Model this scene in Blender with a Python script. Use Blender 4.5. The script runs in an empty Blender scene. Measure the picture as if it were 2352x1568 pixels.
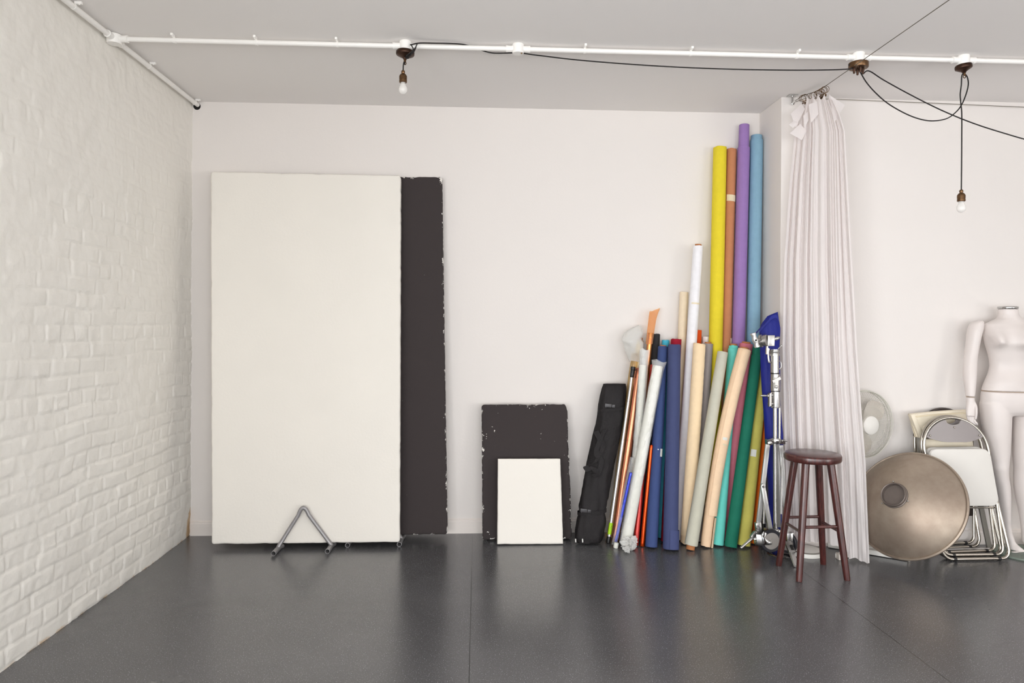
import bpy, bmesh, math, random
import numpy as np
from mathutils import Vector, Matrix, noise
random.seed(7)
rng = np.random.default_rng(3)
C = bpy.context.scene.collection
SC = bpy.context.scene
PI = math.pi
# ------------------------------------------------------------------ camera calibration (2352x1568 frame)
F = 1600.0; CX = 1176.0; HY = 750.5
TH = math.radians(2.83); RO = 0.0055
HC = 1.405                                  # camera height
YB, YR = 4.76, 4.41                         # back wall, right-hand wall
XL, XP = -1.911, 1.953                      # brick wall, pier side
HT = 2.90
def ray(px, py):
    dx, dy = px - CX, py - HY
    x = dx*math.cos(RO) + dy*math.sin(RO); y = -dx*math.sin(RO) + dy*math.cos(RO)
    R = Vector((math.cos(TH), -math.sin(TH), 0)); Fw = Vector((math.sin(TH), math.cos(TH), 0))
    return Fw + R*(x/F) + Vector((0, 0, -y/F))
def at(px, py, Y):
    d = ray(px, py); t = Y/d.y
    return Vector((d.x*t, Y, HC + d.z*t))
def atz(px, py, z=0.0):
    d = ray(px, py); t = (z - HC)/d.z
    return Vector((d.x*t, d.y*t, z))
def onfloor(px, Y):                          # floor point below pixel column px at distance Y
    p = at(px, 1250, Y); q = at(px, 1000, Y)
    s = (p.z)/(p.z - q.z) if p.z != q.z else 0
    v = p + (q - p)*s; return Vector((v.x, Y, 0))
MPP = lambda Y: Y*1.02/F                      # metres per pixel at distance Y

# ------------------------------------------------------------------ materials
def lin(c):
    return tuple(((v/12.92) if v <= .04045 else ((v+.055)/1.055)**2.4) for v in (x/255 for x in c))
class NT:
    def __init__(s, name):
        s.m = bpy.data.materials.new(name); s.m.use_nodes = True
        s.t = s.m.node_tree; s.n = s.t.nodes; s.b = s.n['Principled BSDF']; s.out = s.n['Material Output']
    def N(s, typ, **kw):
        n = s.n.new(typ)
        for k, v in kw.items():
            if k.startswith('i_'):
                n.inputs[k[2:].replace('_', ' ')].default_value = v
            else: setattr(n, k, v)
        return n
    def L(s, a, b): s.t.links.new(a, b)
def mat(name, col, rough=.5, metal=0., spec=.5, bump=0., bscale=40., var=0., vscale=8., coat=0., sheen=0., detail=4.):
    w = NT(name); c = lin(col)
    w.b.inputs['Base Color'].default_value = (*c, 1)
    w.b.inputs['Roughness'].default_value = rough
    w.b.inputs['Metallic'].default_value = metal
    w.b.inputs['Specular IOR Level'].default_value = spec
    w.b.inputs['Coat Weight'].default_value = coat
    w.b.inputs['Sheen Weight'].default_value = sheen
    if var or bump:
        tc = w.N('ShaderNodeTexCoord')
    if var:
        nz = w.N('ShaderNodeTexNoise'); nz.inputs['Scale'].default_value = vscale; nz.inputs['Detail'].default_value = 5
        w.L(tc.outputs['Object'], nz.inputs['Vector'])
        rp = w.N('ShaderNodeValToRGB')
        rp.color_ramp.elements[0].position = .3; rp.color_ramp.elements[1].position = .7
        rp.color_ramp.elements[0].color = (*[x*(1-var) for x in c], 1)
        rp.color_ramp.elements[1].color = (*[min(1, x*(1+var)) for x in c], 1)
        w.L(nz.outputs['Fac'], rp.inputs['Fac']); w.L(rp.outputs['Color'], w.b.inputs['Base Color'])
    if bump:
        nb = w.N('ShaderNodeTexNoise'); nb.inputs['Scale'].default_value = bscale; nb.inputs['Detail'].default_value = detail
        w.L(tc.outputs['Object'], nb.inputs['Vector'])
        bp = w.N('ShaderNodeBump'); bp.inputs['Strength'].default_value = bump; bp.inputs['Distance'].default_value = .01
        w.L(nb.outputs['Fac'], bp.inputs['Height']); w.L(bp.outputs['Normal'], w.b.inputs['Normal'])
    return w.m
def film(name, tint, opacity=.35, rough=.15, body=(255, 255, 255)):
    """thin plastic film: partly see-through, partly glossy, slightly milky"""
    w = NT(name)
    tr = w.N('ShaderNodeBsdfTransparent'); tr.inputs['Color'].default_value = (*lin(tint), 1)
    w.b.inputs['Base Color'].default_value = (*lin(body), 1); w.b.inputs['Roughness'].default_value = rough
    w.b.inputs['Specular IOR Level'].default_value = .8
    tc = w.N('ShaderNodeTexCoord'); nb = w.N('ShaderNodeTexNoise'); nb.inputs['Scale'].default_value = 45
    w.L(tc.outputs['Object'], nb.inputs['Vector'])
    bp = w.N('ShaderNodeBump'); bp.inputs['Strength'].default_value = .38; bp.inputs['Distance'].default_value = .01
    w.L(nb.outputs['Fac'], bp.inputs['Height']); w.L(bp.outputs['Normal'], w.b.inputs['Normal'])
    mx = w.N('ShaderNodeMixShader'); mx.inputs[0].default_value = opacity
    w.L(tr.outputs[0], mx.inputs[1]); w.L(w.b.outputs[0], mx.inputs[2]); w.L(mx.outputs[0], w.out.inputs['Surface'])
    return w.m
def paper(name, col, var=.03):
    return mat('paper_'+name, col, rough=.78, spec=.25, bump=.12, bscale=260, var=var, vscale=30)

M = {}
M['wall'] = mat('white_emulsion', (230, 225, 221), .75, spec=.25, bump=.05, bscale=60, var=.006, vscale=1.5)
M['ceil'] = mat('ceiling_paint', (240, 237, 235), .85, spec=.2, bump=.04, bscale=50)
M['skirting'] = mat('skirting_paint', (232, 225, 219), .4, bump=.03, bscale=20)
M['conduit'] = mat('white_plastic', (246, 244, 240), .35)
M['bronze'] = mat('aged_bronze', (72, 52, 42), .42, metal=.85, var=.3, vscale=40)
M['brass'] = mat('antique_brass', (108, 82, 58), .35, metal=.9, var=.15, vscale=50)
M['cord'] = mat('black_braid', (24, 20, 19), .8, bump=.4, bscale=300)
M['wire'] = mat('steel_wire', (112, 108, 96), .4, metal=.8)
M['polywhite'] = mat('polystyrene_white', (236, 232, 224), .7, spec=.3, bump=.07, bscale=70, var=.012, vscale=3)
M['tube'] = mat('grey_steel_tube', (148, 146, 147), .38, metal=.35, var=.08, vscale=20)
M['tubedark'] = mat('tube_inside', (38, 34, 30), .8)
M['bag'] = mat('black_nylon', (32, 29, 30), .7, spec=.3, bump=.25, bscale=160, var=.12, vscale=14)
M['blackplastic'] = mat('black_plastic', (26, 25, 25), .4)
M['buckle'] = mat('buckle_plastic', (64, 62, 64), .35)
M['silver'] = mat('brushed_aluminium', (214, 213, 210), .32, metal=.75)
M['chrome'] = mat('chrome', (192, 191, 189), .14, metal=1.)
M['nickel'] = mat('nickel_tube', (192, 186, 176), .2, metal=1.)
M['satin'] = mat('satin_chrome', (178, 176, 173), .3, metal=.95)
M['flatbar'] = mat('satin_flat_bar', (186, 186, 184), .38, metal=.7)
M['green_tag'] = mat('lime_sticker', (176, 226, 30), .5)
M['ink'] = mat('sticker_ink', (38, 60, 20), .6)
M['core'] = mat('cardboard', (178, 118, 76), .85, spec=.2, bump=.1, bscale=120, var=.06, vscale=30)
M['tape'] = mat('masking_tape', (226, 212, 180), .6, var=.03)
M['whitelabel'] = mat('white_sticker', (226, 226, 218), .5)
M['film'] = film('clear_film', (246, 246, 243), .23, .12)
M['film_thin'] = film('crinkled_film', (248, 248, 247), .13, .1)
M['film_milky'] = film('milky_film', (240, 240, 238), .42, .2, (246, 246, 244))
M['film_amber'] = film('amber_film', (238, 218, 176), .25, .12, (226, 204, 160))
M['gel_orange_thin'] = film('orange_gel_sheet', (252, 218, 180), .28, .15, (240, 190, 146))
M['gel_copper'] = mat('copper_gel', (196, 120, 90), .24, metal=.75, var=.08, vscale=25)
M['gel_orange'] = mat('orange_gel', (226, 150, 88), .2, metal=.7, var=.12, vscale=30)
M['gel_red'] = mat('red_gel', (172, 44, 36), .25, metal=.35, var=.1, vscale=20)
M['gel_fire'] = mat('fiery_gel', (214, 72, 10), .18, metal=.65, var=.1, vscale=20)
M['gel_blue'] = mat('blue_gel', (56, 72, 196), .22, metal=.3, var=.25, vscale=90)
M['gel_brown'] = mat('brown_gel', (226, 204, 162), .25, metal=.15, var=.1, vscale=25)
M['bluecloth'] = mat('royal_blue_nylon', (13, 27, 126), .6, spec=.4, bump=.15, bscale=120, var=.1, vscale=12)
M['stoolwood'] = None
M['mann'] = mat('mannequin_gloss_white', (223, 215, 211), .38, spec=.45)
M['seamline'] = mat('joint_line', (216, 194, 172), .7)
M['seatwhite'] = mat('chair_seat_vinyl', (222, 219, 213), .42, bump=.05, bscale=200)
M['backgrey'] = mat('chair_back_grey_plastic', (150, 143, 142), .4, bump=.03, bscale=300)
M['cream'] = mat('cream_plastic', (232, 222, 200), .45)
M['chairgrey'] = mat('grey_flat_leg', (130, 126, 118), .5)
M['darkpad'] = mat('dark_brown_vinyl', (52, 42, 38), .45)
M['fanwire'] = mat('fan_cage_wire', (206, 204, 194), .45)
M['fanwhite'] = mat('fan_white', (232, 230, 224), .4)
M['fanblade'] = mat('fan_blade', (198, 190, 180), .35)
M['rubber'] = mat('dark_rubber', (30, 29, 36), .5)
M['wheelgrey'] = mat('wheel_disc_grey', (150, 145, 140), .5)
M['socket'] = mat('socket_metal', (122, 112, 106), .5, metal=.5, var=.1, vscale=12)
M['pipedark'] = mat('dark_void', (20, 18, 16), .9)

def special_materials():
    # floor: dark grey sheet vinyl, sealed, with pale flecks and two welded seams
    w = NT('grey_sheet_vinyl'); tc = w.N('ShaderNodeTexCoord')
    n1 = w.N('ShaderNodeTexNoise'); n1.inputs['Scale'].default_value = 1.3; n1.inputs['Detail'].default_value = 6
    n2 = w.N('ShaderNodeTexNoise'); n2.inputs['Scale'].default_value = 210; n2.inputs['Detail'].default_value = 2
    for n in (n1, n2): w.L(tc.outputs['Object'], n.inputs['Vector'])
    r1 = w.N('ShaderNodeValToRGB'); r1.color_ramp.elements[0].color = (*lin((74, 74, 76)), 1); r1.color_ramp.elements[1].color = (*lin((87, 87, 89)), 1)
    r1.color_ramp.elements[0].position = .3; r1.color_ramp.elements[1].position = .72
    w.L(n1.outputs['Fac'], r1.inputs['Fac'])
    r2 = w.N('ShaderNodeValToRGB'); r2.color_ramp.elements[0].position = .61; r2.color_ramp.elements[1].position = .73
    w.L(n2.outputs['Fac'], r2.inputs['Fac'])
    mx = w.N('ShaderNodeMix', data_type='RGBA'); mx.inputs[7].default_value = (*lin((164, 166, 170)), 1)
    w.L(r2.outputs['Color'], mx.inputs[0]); w.L(r1.outputs['Color'], mx.inputs[6])
    sp = w.N('ShaderNodeSeparateXYZ'); w.L(tc.outputs['Object'], sp.inputs[0])
    last = None
    for x0 in (-.026, 1.889):
        a = w.N('ShaderNodeMath', operation='SUBTRACT'); a.inputs[1].default_value = x0; w.L(sp.outputs['X'], a.inputs[0])
        b = w.N('ShaderNodeMath', operation='ABSOLUTE'); w.L(a.outputs[0], b.inputs[0])
        c = w.N('ShaderNodeMath', operation='LESS_THAN'); c.inputs[1].default_value = .0022; w.L(b.outputs[0], c.inputs[0])
        if last is None: last = c
        else:
            d = w.N('ShaderNodeMath', operation='MAXIMUM'); w.L(last.outputs[0], d.inputs[0]); w.L(c.outputs[0], d.inputs[1]); last = d
    m2 = w.N('ShaderNodeMix', data_type='RGBA'); m2.inputs[7].default_value = (*lin((26, 26, 27)), 1)
    w.L(last.outputs[0], m2.inputs[0]); w.L(mx.outputs[2], m2.inputs[6]); w.L(m2.outputs[2], w.b.inputs['Base Color'])
    rr = w.N('ShaderNodeMapRange'); rr.inputs['To Min'].default_value = .20; rr.inputs['To Max'].default_value = .31
    w.L(n1.outputs['Fac'], rr.inputs['Value']); w.L(rr.outputs[0], w.b.inputs['Roughness'])
    bp = w.N('ShaderNodeBump'); bp.inputs['Strength'].default_value = .06; bp.inputs['Distance'].default_value = .004
    w.L(n2.outputs['Fac'], bp.inputs['Height']); w.L(bp.outputs['Normal'], w.b.inputs['Normal'])
    w.b.inputs['Specular IOR Level'].default_value = .85
    M['floor'] = w.m
    # painted brick with rust and damp stains of their own along the corner and the floor
    w = NT('painted_brick'); tc = w.N('ShaderNodeTexCoord')
    sp = w.N('ShaderNodeSeparateXYZ'); w.L(tc.outputs['Object'], sp.inputs[0])
    n1 = w.N('ShaderNodeTexNoise'); n1.inputs['Scale'].default_value = 14; n1.inputs['Detail'].default_value = 6
    n3 = w.N('ShaderNodeTexNoise'); n3.inputs['Scale'].default_value = 90; n3.inputs['Detail'].default_value = 4
    for n in (n1, n3): w.L(tc.outputs['Object'], n.inputs['Vector'])
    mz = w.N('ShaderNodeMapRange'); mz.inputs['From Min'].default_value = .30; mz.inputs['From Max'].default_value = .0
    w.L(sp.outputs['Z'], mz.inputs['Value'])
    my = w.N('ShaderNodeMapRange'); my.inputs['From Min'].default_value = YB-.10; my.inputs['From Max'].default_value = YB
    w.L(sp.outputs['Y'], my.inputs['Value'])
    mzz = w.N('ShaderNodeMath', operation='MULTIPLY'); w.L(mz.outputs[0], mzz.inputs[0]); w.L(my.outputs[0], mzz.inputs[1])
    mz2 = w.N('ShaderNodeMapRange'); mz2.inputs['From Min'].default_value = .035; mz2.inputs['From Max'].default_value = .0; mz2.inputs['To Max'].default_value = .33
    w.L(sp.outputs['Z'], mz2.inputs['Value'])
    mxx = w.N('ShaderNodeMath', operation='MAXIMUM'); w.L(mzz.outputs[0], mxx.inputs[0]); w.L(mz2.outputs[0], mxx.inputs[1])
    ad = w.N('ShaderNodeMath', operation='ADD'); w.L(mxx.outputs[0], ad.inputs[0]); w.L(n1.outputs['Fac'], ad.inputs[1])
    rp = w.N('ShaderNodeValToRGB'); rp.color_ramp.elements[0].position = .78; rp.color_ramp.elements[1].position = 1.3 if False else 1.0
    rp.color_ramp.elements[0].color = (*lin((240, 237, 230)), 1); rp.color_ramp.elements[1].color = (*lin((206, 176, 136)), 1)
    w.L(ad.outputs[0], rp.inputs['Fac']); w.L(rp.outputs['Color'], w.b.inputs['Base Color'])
    w.b.inputs['Roughness'].default_value = .42; w.b.inputs['Specular IOR Level'].default_value = .35
    bp = w.N('ShaderNodeBump'); bp.inputs['Strength'].default_value = .16; bp.inputs['Distance'].default_value = .006
    w.L(n3.outputs['Fac'], bp.inputs['Height']); w.L(bp.outputs['Normal'], w.b.inputs['Normal'])
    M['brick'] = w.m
    # dark stained wood
    w = NT('dark_mahogany'); tc = w.N('ShaderNodeTexCoord'); mp = w.N('ShaderNodeMapping'); mp.inputs['Scale'].default_value = (40, 40, 5)
    n1 = w.N('ShaderNodeTexNoise'); n1.inputs['Scale'].default_value = 2.2; n1.inputs['Detail'].default_value = 5
    w.L(tc.outputs['Object'], mp.inputs[0]); w.L(mp.outputs[0], n1.inputs['Vector'])
    rp = w.N('ShaderNodeValToRGB'); rp.color_ramp.elements[0].color = (*lin((56, 24, 22)), 1); rp.color_ramp.elements[1].color = (*lin((88, 42, 38)), 1)
    rp.color_ramp.elements[0].position = .35; rp.color_ramp.elements[1].position = .7
    w.L(n1.outputs['Fac'], rp.inputs['Fac']); w.L(rp.outputs['Color'], w.b.inputs['Base Color'])
    w.b.inputs['Roughness'].default_value = .3; w.b.inputs['Coat Weight'].default_value = .3; w.b.inputs['Coat Roughness'].default_value = .2
    M['stoolwood'] = w.m
    # unbleached white cotton
    w = NT('white_cotton'); w.b.inputs['Base Color'].default_value = (*lin((244, 239, 238)), 1); w.b.inputs['Roughness'].default_value = .85
    w.b.inputs['Specular IOR Level'].default_value = .2
    tl = w.N('ShaderNodeBsdfTranslucent'); tl.inputs['Color'].default_value = (*lin((240, 234, 232)), 1)
    mx = w.N('ShaderNodeMixShader'); mx.inputs[0].default_value = .36
    tc = w.N('ShaderNodeTexCoord'); mp = w.N('ShaderNodeMapping'); mp.inputs['Scale'].default_value = (14, 14, 2.4); w.L(tc.outputs['Object'], mp.inputs[0])
    n1 = w.N('ShaderNodeTexNoise'); n1.inputs['Scale'].default_value = 3.2; n1.inputs['Detail'].default_value = 5; n1.inputs['Distortion'].default_value = .6; w.L(mp.outputs[0], n1.inputs['Vector'])
    bp = w.N('ShaderNodeBump'); bp.inputs['Strength'].default_value = .22; bp.inputs['Distance'].default_value = .02
    w.L(n1.outputs['Fac'], bp.inputs['Height']); w.L(bp.outputs['Normal'], w.b.inputs['Normal'])
    w.L(w.b.outputs[0], mx.inputs[1]); w.L(tl.outputs[0], mx.inputs[2]); w.L(mx.outputs[0], w.out.inputs['Surface'])
    M['cotton'] = w.m
    # worn spun metal of the dish
    w = NT('worn_spun_metal'); tc = w.N('ShaderNodeTexCoord')
    n1 = w.N('ShaderNodeTexNoise'); n1.inputs['Scale'].default_value = 4; n1.inputs['Detail'].default_value = 8; n1.inputs['Roughness'].default_value = .65; w.L(tc.outputs['Object'], n1.inputs['Vector'])
    rp = w.N('ShaderNodeValToRGB'); rp.color_ramp.elements[0].color = (*lin((150, 134, 120)), 1); rp.color_ramp.elements[1].color = (*lin((176, 162, 146)), 1)
    rp.color_ramp.elements[0].position = .35; rp.color_ramp.elements[1].position = .65
    w.L(n1.outputs['Fac'], rp.inputs['Fac']); w.L(rp.outputs['Color'], w.b.inputs['Base Color'])
    w.b.inputs['Metallic'].default_value = .6; w.b.inputs['Roughness'].default_value = .48
    M['dish'] = w.m
    # bulb glass, frosted
    w = NT('bulb_glass'); w.b.inputs['Base Color'].default_value = (.95, .93, .9, 1); w.b.inputs['Roughness'].default_value = .12
    tr = w.N('ShaderNodeBsdfTransparent'); mx = w.N('ShaderNodeMixShader'); mx.inputs[0].default_value = .55
    w.L(tr.outputs[0], mx.inputs[1]); w.L(w.b.outputs[0], mx.inputs[2]); w.L(mx.outputs[0], w.out.inputs['Surface'])
    M['bulb'] = w.m
    # green-edged base glass
    w = NT('base_glass'); w.b.inputs['Base Color'].default_value = (*lin((186, 198, 188)), 1); w.b.inputs['Roughness'].default_value = .06
    tr = w.N('ShaderNodeBsdfTransparent'); tr.inputs['Color'].default_value = (*lin((214, 226, 216)), 1); mx = w.N('ShaderNodeMixShader'); mx.inputs[0].default_value = .35
    w.L(tr.outputs[0], mx.inputs[1]); w.L(w.b.outputs[0], mx.inputs[2]); w.L(mx.outputs[0], w.out.inputs['Surface'])
    M['glass'] = w.m
    # black-painted polystyrene, paint chipped to white along edges
    def chipped(name, size, amount, rim):
        w = NT(name); tc = w.N('ShaderNodeTexCoord'); mn = w.N('ShaderNodeAttribute', attribute_name='edge_distance')
        n1 = w.N('ShaderNodeTexNoise'); n1.inputs['Scale'].default_value = 26; n1.inputs['Detail'].default_value = 6; n1.inputs['Roughness'].default_value = .7
        n2 = w.N('ShaderNodeTexNoise'); n2.inputs['Scale'].default_value = 55; n2.inputs['Detail'].default_value = 3
        n4 = w.N('ShaderNodeTexNoise'); n4.inputs['Scale'].default_value = 5
        for n in (n1, n2, n4): w.L(tc.outputs['Object'], n.inputs['Vector'])
        th = w.N('ShaderNodeMapRange'); th.inputs['From Min'].default_value = .5; th.inputs['From Max'].default_value = .8; th.inputs['To Min'].default_value = -rim*.8; th.inputs['To Max'].default_value = rim*4
        w.L(n1.outputs['Fac'], th.inputs['Value'])
        lt = w.N('ShaderNodeMath', operation='LESS_THAN'); w.L(mn.outputs['Fac'], lt.inputs[0]); w.L(th.outputs[0], lt.inputs[1])
        mu = w.N('ShaderNodeMath', operation='MULTIPLY_ADD'); mu.inputs[1].default_value = .25; w.L(n4.outputs['Fac'], mu.inputs[0]); w.L(n2.outputs['Fac'], mu.inputs[2])
        gt = w.N('ShaderNodeMath', operation='GREATER_THAN'); gt.inputs[1].default_value = amount; w.L(mu.outputs[0], gt.inputs[0])
        mx = w.N('ShaderNodeMath', operation='MAXIMUM'); w.L(lt.outputs[0], mx.inputs[0]); w.L(gt.outputs[0], mx.inputs[1])
        cm = w.N('ShaderNodeMix', data_type='RGBA'); cm.inputs[6].default_value = (*lin((58, 52, 52)), 1); cm.inputs[7].default_value = (*lin((234, 230, 224)), 1)
        w.L(mx.outputs[0], cm.inputs[0]); w.L(cm.outputs[2], w.b.inputs['Base Color'])
        w.b.inputs['Roughness'].default_value = .8; w.b.inputs['Specular IOR Level'].default_value = .25
        nb = w.N('ShaderNodeTexNoise'); nb.inputs['Scale'].default_value = 150; w.L(tc.outputs['Object'], nb.inputs['Vector'])
        bp = w.N('ShaderNodeBump'); bp.inputs['Strength'].default_value = .3; bp.inputs['Distance'].default_value = .004
        w.L(nb.outputs['Fac'], bp.inputs['Height']); w.L(bp.outputs['Normal'], w.b.inputs['Normal'])
        return w.m
    M['polyblack'] = chipped('polystyrene_black_large', (1.22, 2.44), .92, .0065)
    M['polyblack2'] = chipped('polystyrene_black_small', (.6, .95), .885, .009)
special_materials()

# ------------------------------------------------------------------ mesh builder
ORG = {}
class MB:
    def __init__(s): s.v = []; s.f = []
    def add(s, vs, fs):
        o = len(s.v); s.v += [Vector(v) for v in vs]; s.f += [tuple(i+o for i in f) for f in fs]; return s
    def box(s, lo, hi):
        x0, y0, z0 = lo; x1, y1, z1 = hi
        return s.add([(x0,y0,z0),(x1,y0,z0),(x1,y1,z0),(x0,y1,z0),(x0,y0,z1),(x1,y0,z1),(x1,y1,z1),(x0,y1,z1)],
                     [(0,3,2,1),(4,5,6,7),(0,1,5,4),(1,2,6,5),(2,3,7,6),(3,0,4,7)])
    def obox(s, c, a, b, d):
        """box with centre c and half-axis vectors a, b, d"""
        c, a, b, d = map(Vector, (c, a, b, d)); vs = []
        for k in (-1, 1):
            for i, j in ((-1,-1),(1,-1),(1,1),(-1,1)): vs.append(c + a*i + b*j + d*k)
        return s.add(vs, [(0,3,2,1),(4,5,6,7),(0,1,5,4),(1,2,6,5),(2,3,7,6),(3,0,4,7)])
    def bar(s, p, q, w, t, ref=(0, 1, 0)):
        """flat bar p->q: width w across, thickness t along ref"""
        p, q = Vector(p), Vector(q); d = (q-p)/2; n = Vector(ref); n = (n - d.normalized()*n.dot(d.normalized())).normalized()
        x = d.normalized().cross(n); return s.obox((p+q)/2, x*w/2, n*t/2, d)
    def rings(s, rs, closed=True, cap0=True, cap1=True):
        n = len(rs[0]); vs = [v for r in rs for v in r]; fs = []
        for i in range(len(rs)-1):
            for j in range(n if closed else n-1):
                k = (j+1) % n; fs.append((i*n+j, i*n+k, (i+1)*n+k, (i+1)*n+j))
        if cap0: fs.append(tuple(range(n-1, -1, -1)))
        if cap1: fs.append(tuple((len(rs)-1)*n + j for j in range(n)))
        return s.add(vs, fs)
    def tube(s, path, r, n=10, cap=True, closed=False):
        P = [Vector(p) for p in path]; m = len(P); rad = r if isinstance(r, (list, tuple)) else [r]*m
        T = []
        for i in range(m):
            a = P[i-1] if (i or closed) else P[0]; b = P[(i+1) % m] if (i < m-1 or closed) else P[-1]
            t = (b-a); T.append(t.normalized() if t.length > 1e-9 else Vector((0,0,1)))
        u = T[0].orthogonal().normalized(); rs = []
        for i in range(m):
            u = (u - T[i]*u.dot(T[i])); u = u.normalized() if u.length > 1e-6 else T[i].orthogonal().normalized()
            w = T[i].cross(u)
            rs.append([P[i] + (u*math.cos(2*PI*k/n) + w*math.sin(2*PI*k/n))*rad[i] for k in range(n)])
        if closed: rs.append(rs[0]); return s.rings(rs, True, False, False)
        return s.rings(rs, True, cap, cap)
    def lathe(s, prof, c, axis=(0, 0, 1), n=32):
        """prof: list of (radius, distance along axis)"""
        c = Vector(c); a = Vector(axis).normalized(); u = a.orthogonal().normalized(); w = a.cross(u)
        rs = [[c + a*h + (u*math.cos(2*PI*k/n) + w*math.sin(2*PI*k/n))*max(r, 1e-5) for k in range(n)] for r, h in prof]
        return s.rings(rs, True, prof[0][0] > 1e-4, prof[-1][0] > 1e-4)
    def ell(s, c, r, n=20, m=12, R=None):
        c = Vector(c); rs = []
        for i in range(m+1):
            t = PI*i/m
            ring = []
            for k in range(n):
                v = Vector((r[0]*math.sin(t)*math.cos(2*PI*k/n), r[1]*math.sin(t)*math.sin(2*PI*k/n), -r[2]*math.cos(t)))
                if R is not None: v = R @ v
                ring.append(c+v)
            rs.append(ring)
        return s.rings(rs, True, False, False)
    def build(s, name, m, parent=None, smooth=True, weld=True, bevel=0, sub=0, kind=None, angle=40):
        o = Vector((0, 0, 0))
        if parent is not None: o = ORG[parent.name]
        me = bpy.data.meshes.new(name); me.from_pydata([tuple(v-o) for v in s.v], [], s.f)
        bm = bmesh.new(); bm.from_mesh(me)
        if weld: bmesh.ops.remove_doubles(bm, verts=bm.verts, dist=1e-5)
        bmesh.ops.dissolve_degenerate(bm, edges=bm.edges, dist=1e-6)
        bmesh.ops.recalc_face_normals(bm, faces=bm.faces)
        if bevel:
            es = [e for e in bm.edges if len(e.link_faces) == 2 and e.calc_face_angle(0) > math.radians(35)]
            bmesh.ops.bevel(bm, geom=es, offset=bevel, segments=2, profile=.6, affect='EDGES', clamp_overlap=True)
        if smooth:
            for f in bm.faces: f.smooth = True
            for e in bm.edges:
                if len(e.link_faces) != 2 or e.calc_face_angle(0) > math.radians(angle): e.smooth = False
        bm.to_mesh(me); bm.free()
        ob = bpy.data.objects.new(name, me); C.objects.link(ob)
        if m is not None: me.materials.append(m)
        if parent is not None: ob.parent = parent
        ORG[ob.name] = o.copy()
        if sub:
            md = ob.modifiers.new('sub', 'SUBSURF'); md.levels = sub; md.render_levels = sub
        if kind: ob['kind'] = kind
        return ob
def tag(o, label, cat, group=None):
    o['label'] = label; o['category'] = cat
    if group: o['group'] = group
    return o
def thing(name, label, cat, loc, group=None):
    o = bpy.data.objects.new(name, None); C.objects.link(o); o.location = loc; o.empty_display_size = .1
    ORG[o.name] = Vector(loc); return tag(o, label, cat, group)
def spline(pts, n=8):
    """Catmull-Rom through pts"""
    P = [Vector(p) for p in pts]; P = [P[0]*2-P[1]] + P + [P[-1]*2-P[-2]]; out = []
    for i in range(1, len(P)-2):
        for k in range(n):
            t = k/n; a, b, c, d = P[i-1], P[i], P[i+1], P[i+2]
            out.append(.5*((2*b) + (c-a)*t + (2*a-5*b+4*c-d)*t*t + (3*b-a-3*c+d)*t**3))
    out.append(P[-2]); return out
def bake(ob, mods):
    for typ, kw in mods:
        md = ob.modifiers.new(typ.lower(), typ)
        for k, v in kw.items(): setattr(md, k, v)
    dg = bpy.context.evaluated_depsgraph_get(); dg.update()
    me = bpy.data.meshes.new_from_object(ob.evaluated_get(dg)); old = ob.data
    mats = [m for m in old.materials]
    ob.modifiers.clear(); ob.data = me
    me.materials.clear()
    for m in mats: me.materials.append(m)
    for p in me.polygons: p.use_smooth = True
    return ob
def fbm(p, s=1., o=3): return noise.fractal(Vector(p)*s, .8, 2.0, o)

# ================================================================== THE SETTING
YF = -3.2; XE = 5.9                          # wall behind the camera, far right wall
def S(mb, name, m, **kw): return mb.build(name, m, kind='structure', **kw)
S(MB().box((XL-.3, YF-.2, -.1), (XE+.2, YB+.2, 0)), 'floor', M['floor'], smooth=False)
S(MB().box((XL-.3, YF-.2, HT), (XE+.2, YB+.2, HT+.12)), 'ceiling', M['ceil'], smooth=False)
S(MB().box((XL-.3, YB, 0), (XP+.05, YB+.15, HT)), 'wall_back', M['wall'], smooth=False)
S(MB().box((XP, YR, 0), (XE+.15, YB+.15, HT)), 'wall_right', M['wall'], smooth=False, bevel=.004)
# wall with windows behind the camera and on the far right: the daylight comes in here
def holed(name, axis, c, lo, hi, holes, t):
    """solid wall on plane axis=c between lo and hi (along the wall), with openings (a0, a1, z0, z1)"""
    mb = MB(); xs = sorted({lo, hi, *[h[0] for h in holes], *[h[1] for h in holes]})
    def bx(a0, a1, z0, z1):
        if z1-z0 < 1e-4: return
        if axis == 'y': mb.box((a0, c, z0), (a1, c+t, z1))
        else: mb.box((c, a0, z0), (c+t, a1, z1))
    for a0, a1 in zip(xs, xs[1:]):
        h = [q for q in holes if q[0] <= a0+1e-6 and q[1] >= a1-1e-6]
        if h: bx(a0, a1, 0, h[0][2]); bx(a0, a1, h[0][3], HT)
        else: bx(a0, a1, 0, HT)
    return S(mb, name, M['wall'], smooth=False)
RW = [(-1.6, .5, .12, 2.3), (.9, 3.0, .12, 2.3), (3.4, 5.5, .12, 2.3)]
EW = [(-3.1, -1.9, .12, 1.6), (-1.7, -.5, .12, 1.6)]
LW = [(-3.0, -1.6, .12, 2.3), (-1.3, .1, .12, 2.3)]  # left openings, added out of view to brighten the pier side
holed('wall_rear', 'y', YF-.15, XL-.3, XE+.15, RW, .15)
holed('wall_far_right', 'x', XE, YF, YR, EW, .15)
def window(i, axis, h, c):
    mb = MB(); a0, a1, z0, z1 = h; w = .05
    def bx(p, q, r, s_):
        if axis == 'y': mb.box((p, c-.03, r), (q, c+.03, s_))
        else: mb.box((c-.03, p, r), (c+.03, q, s_))
    bx(a0, a0+w, z0, z1); bx(a1-w, a1, z0, z1); bx(a0+w, a1-w, z0, z0+w); bx(a0+w, a1-w, z1-w, z1)
    mid = (a0+a1)/2; bx(mid-.02, mid+.02, z0+w, z1-w)
    S(mb, 'window_%d' % i, M['skirting'], smooth=False)
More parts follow.
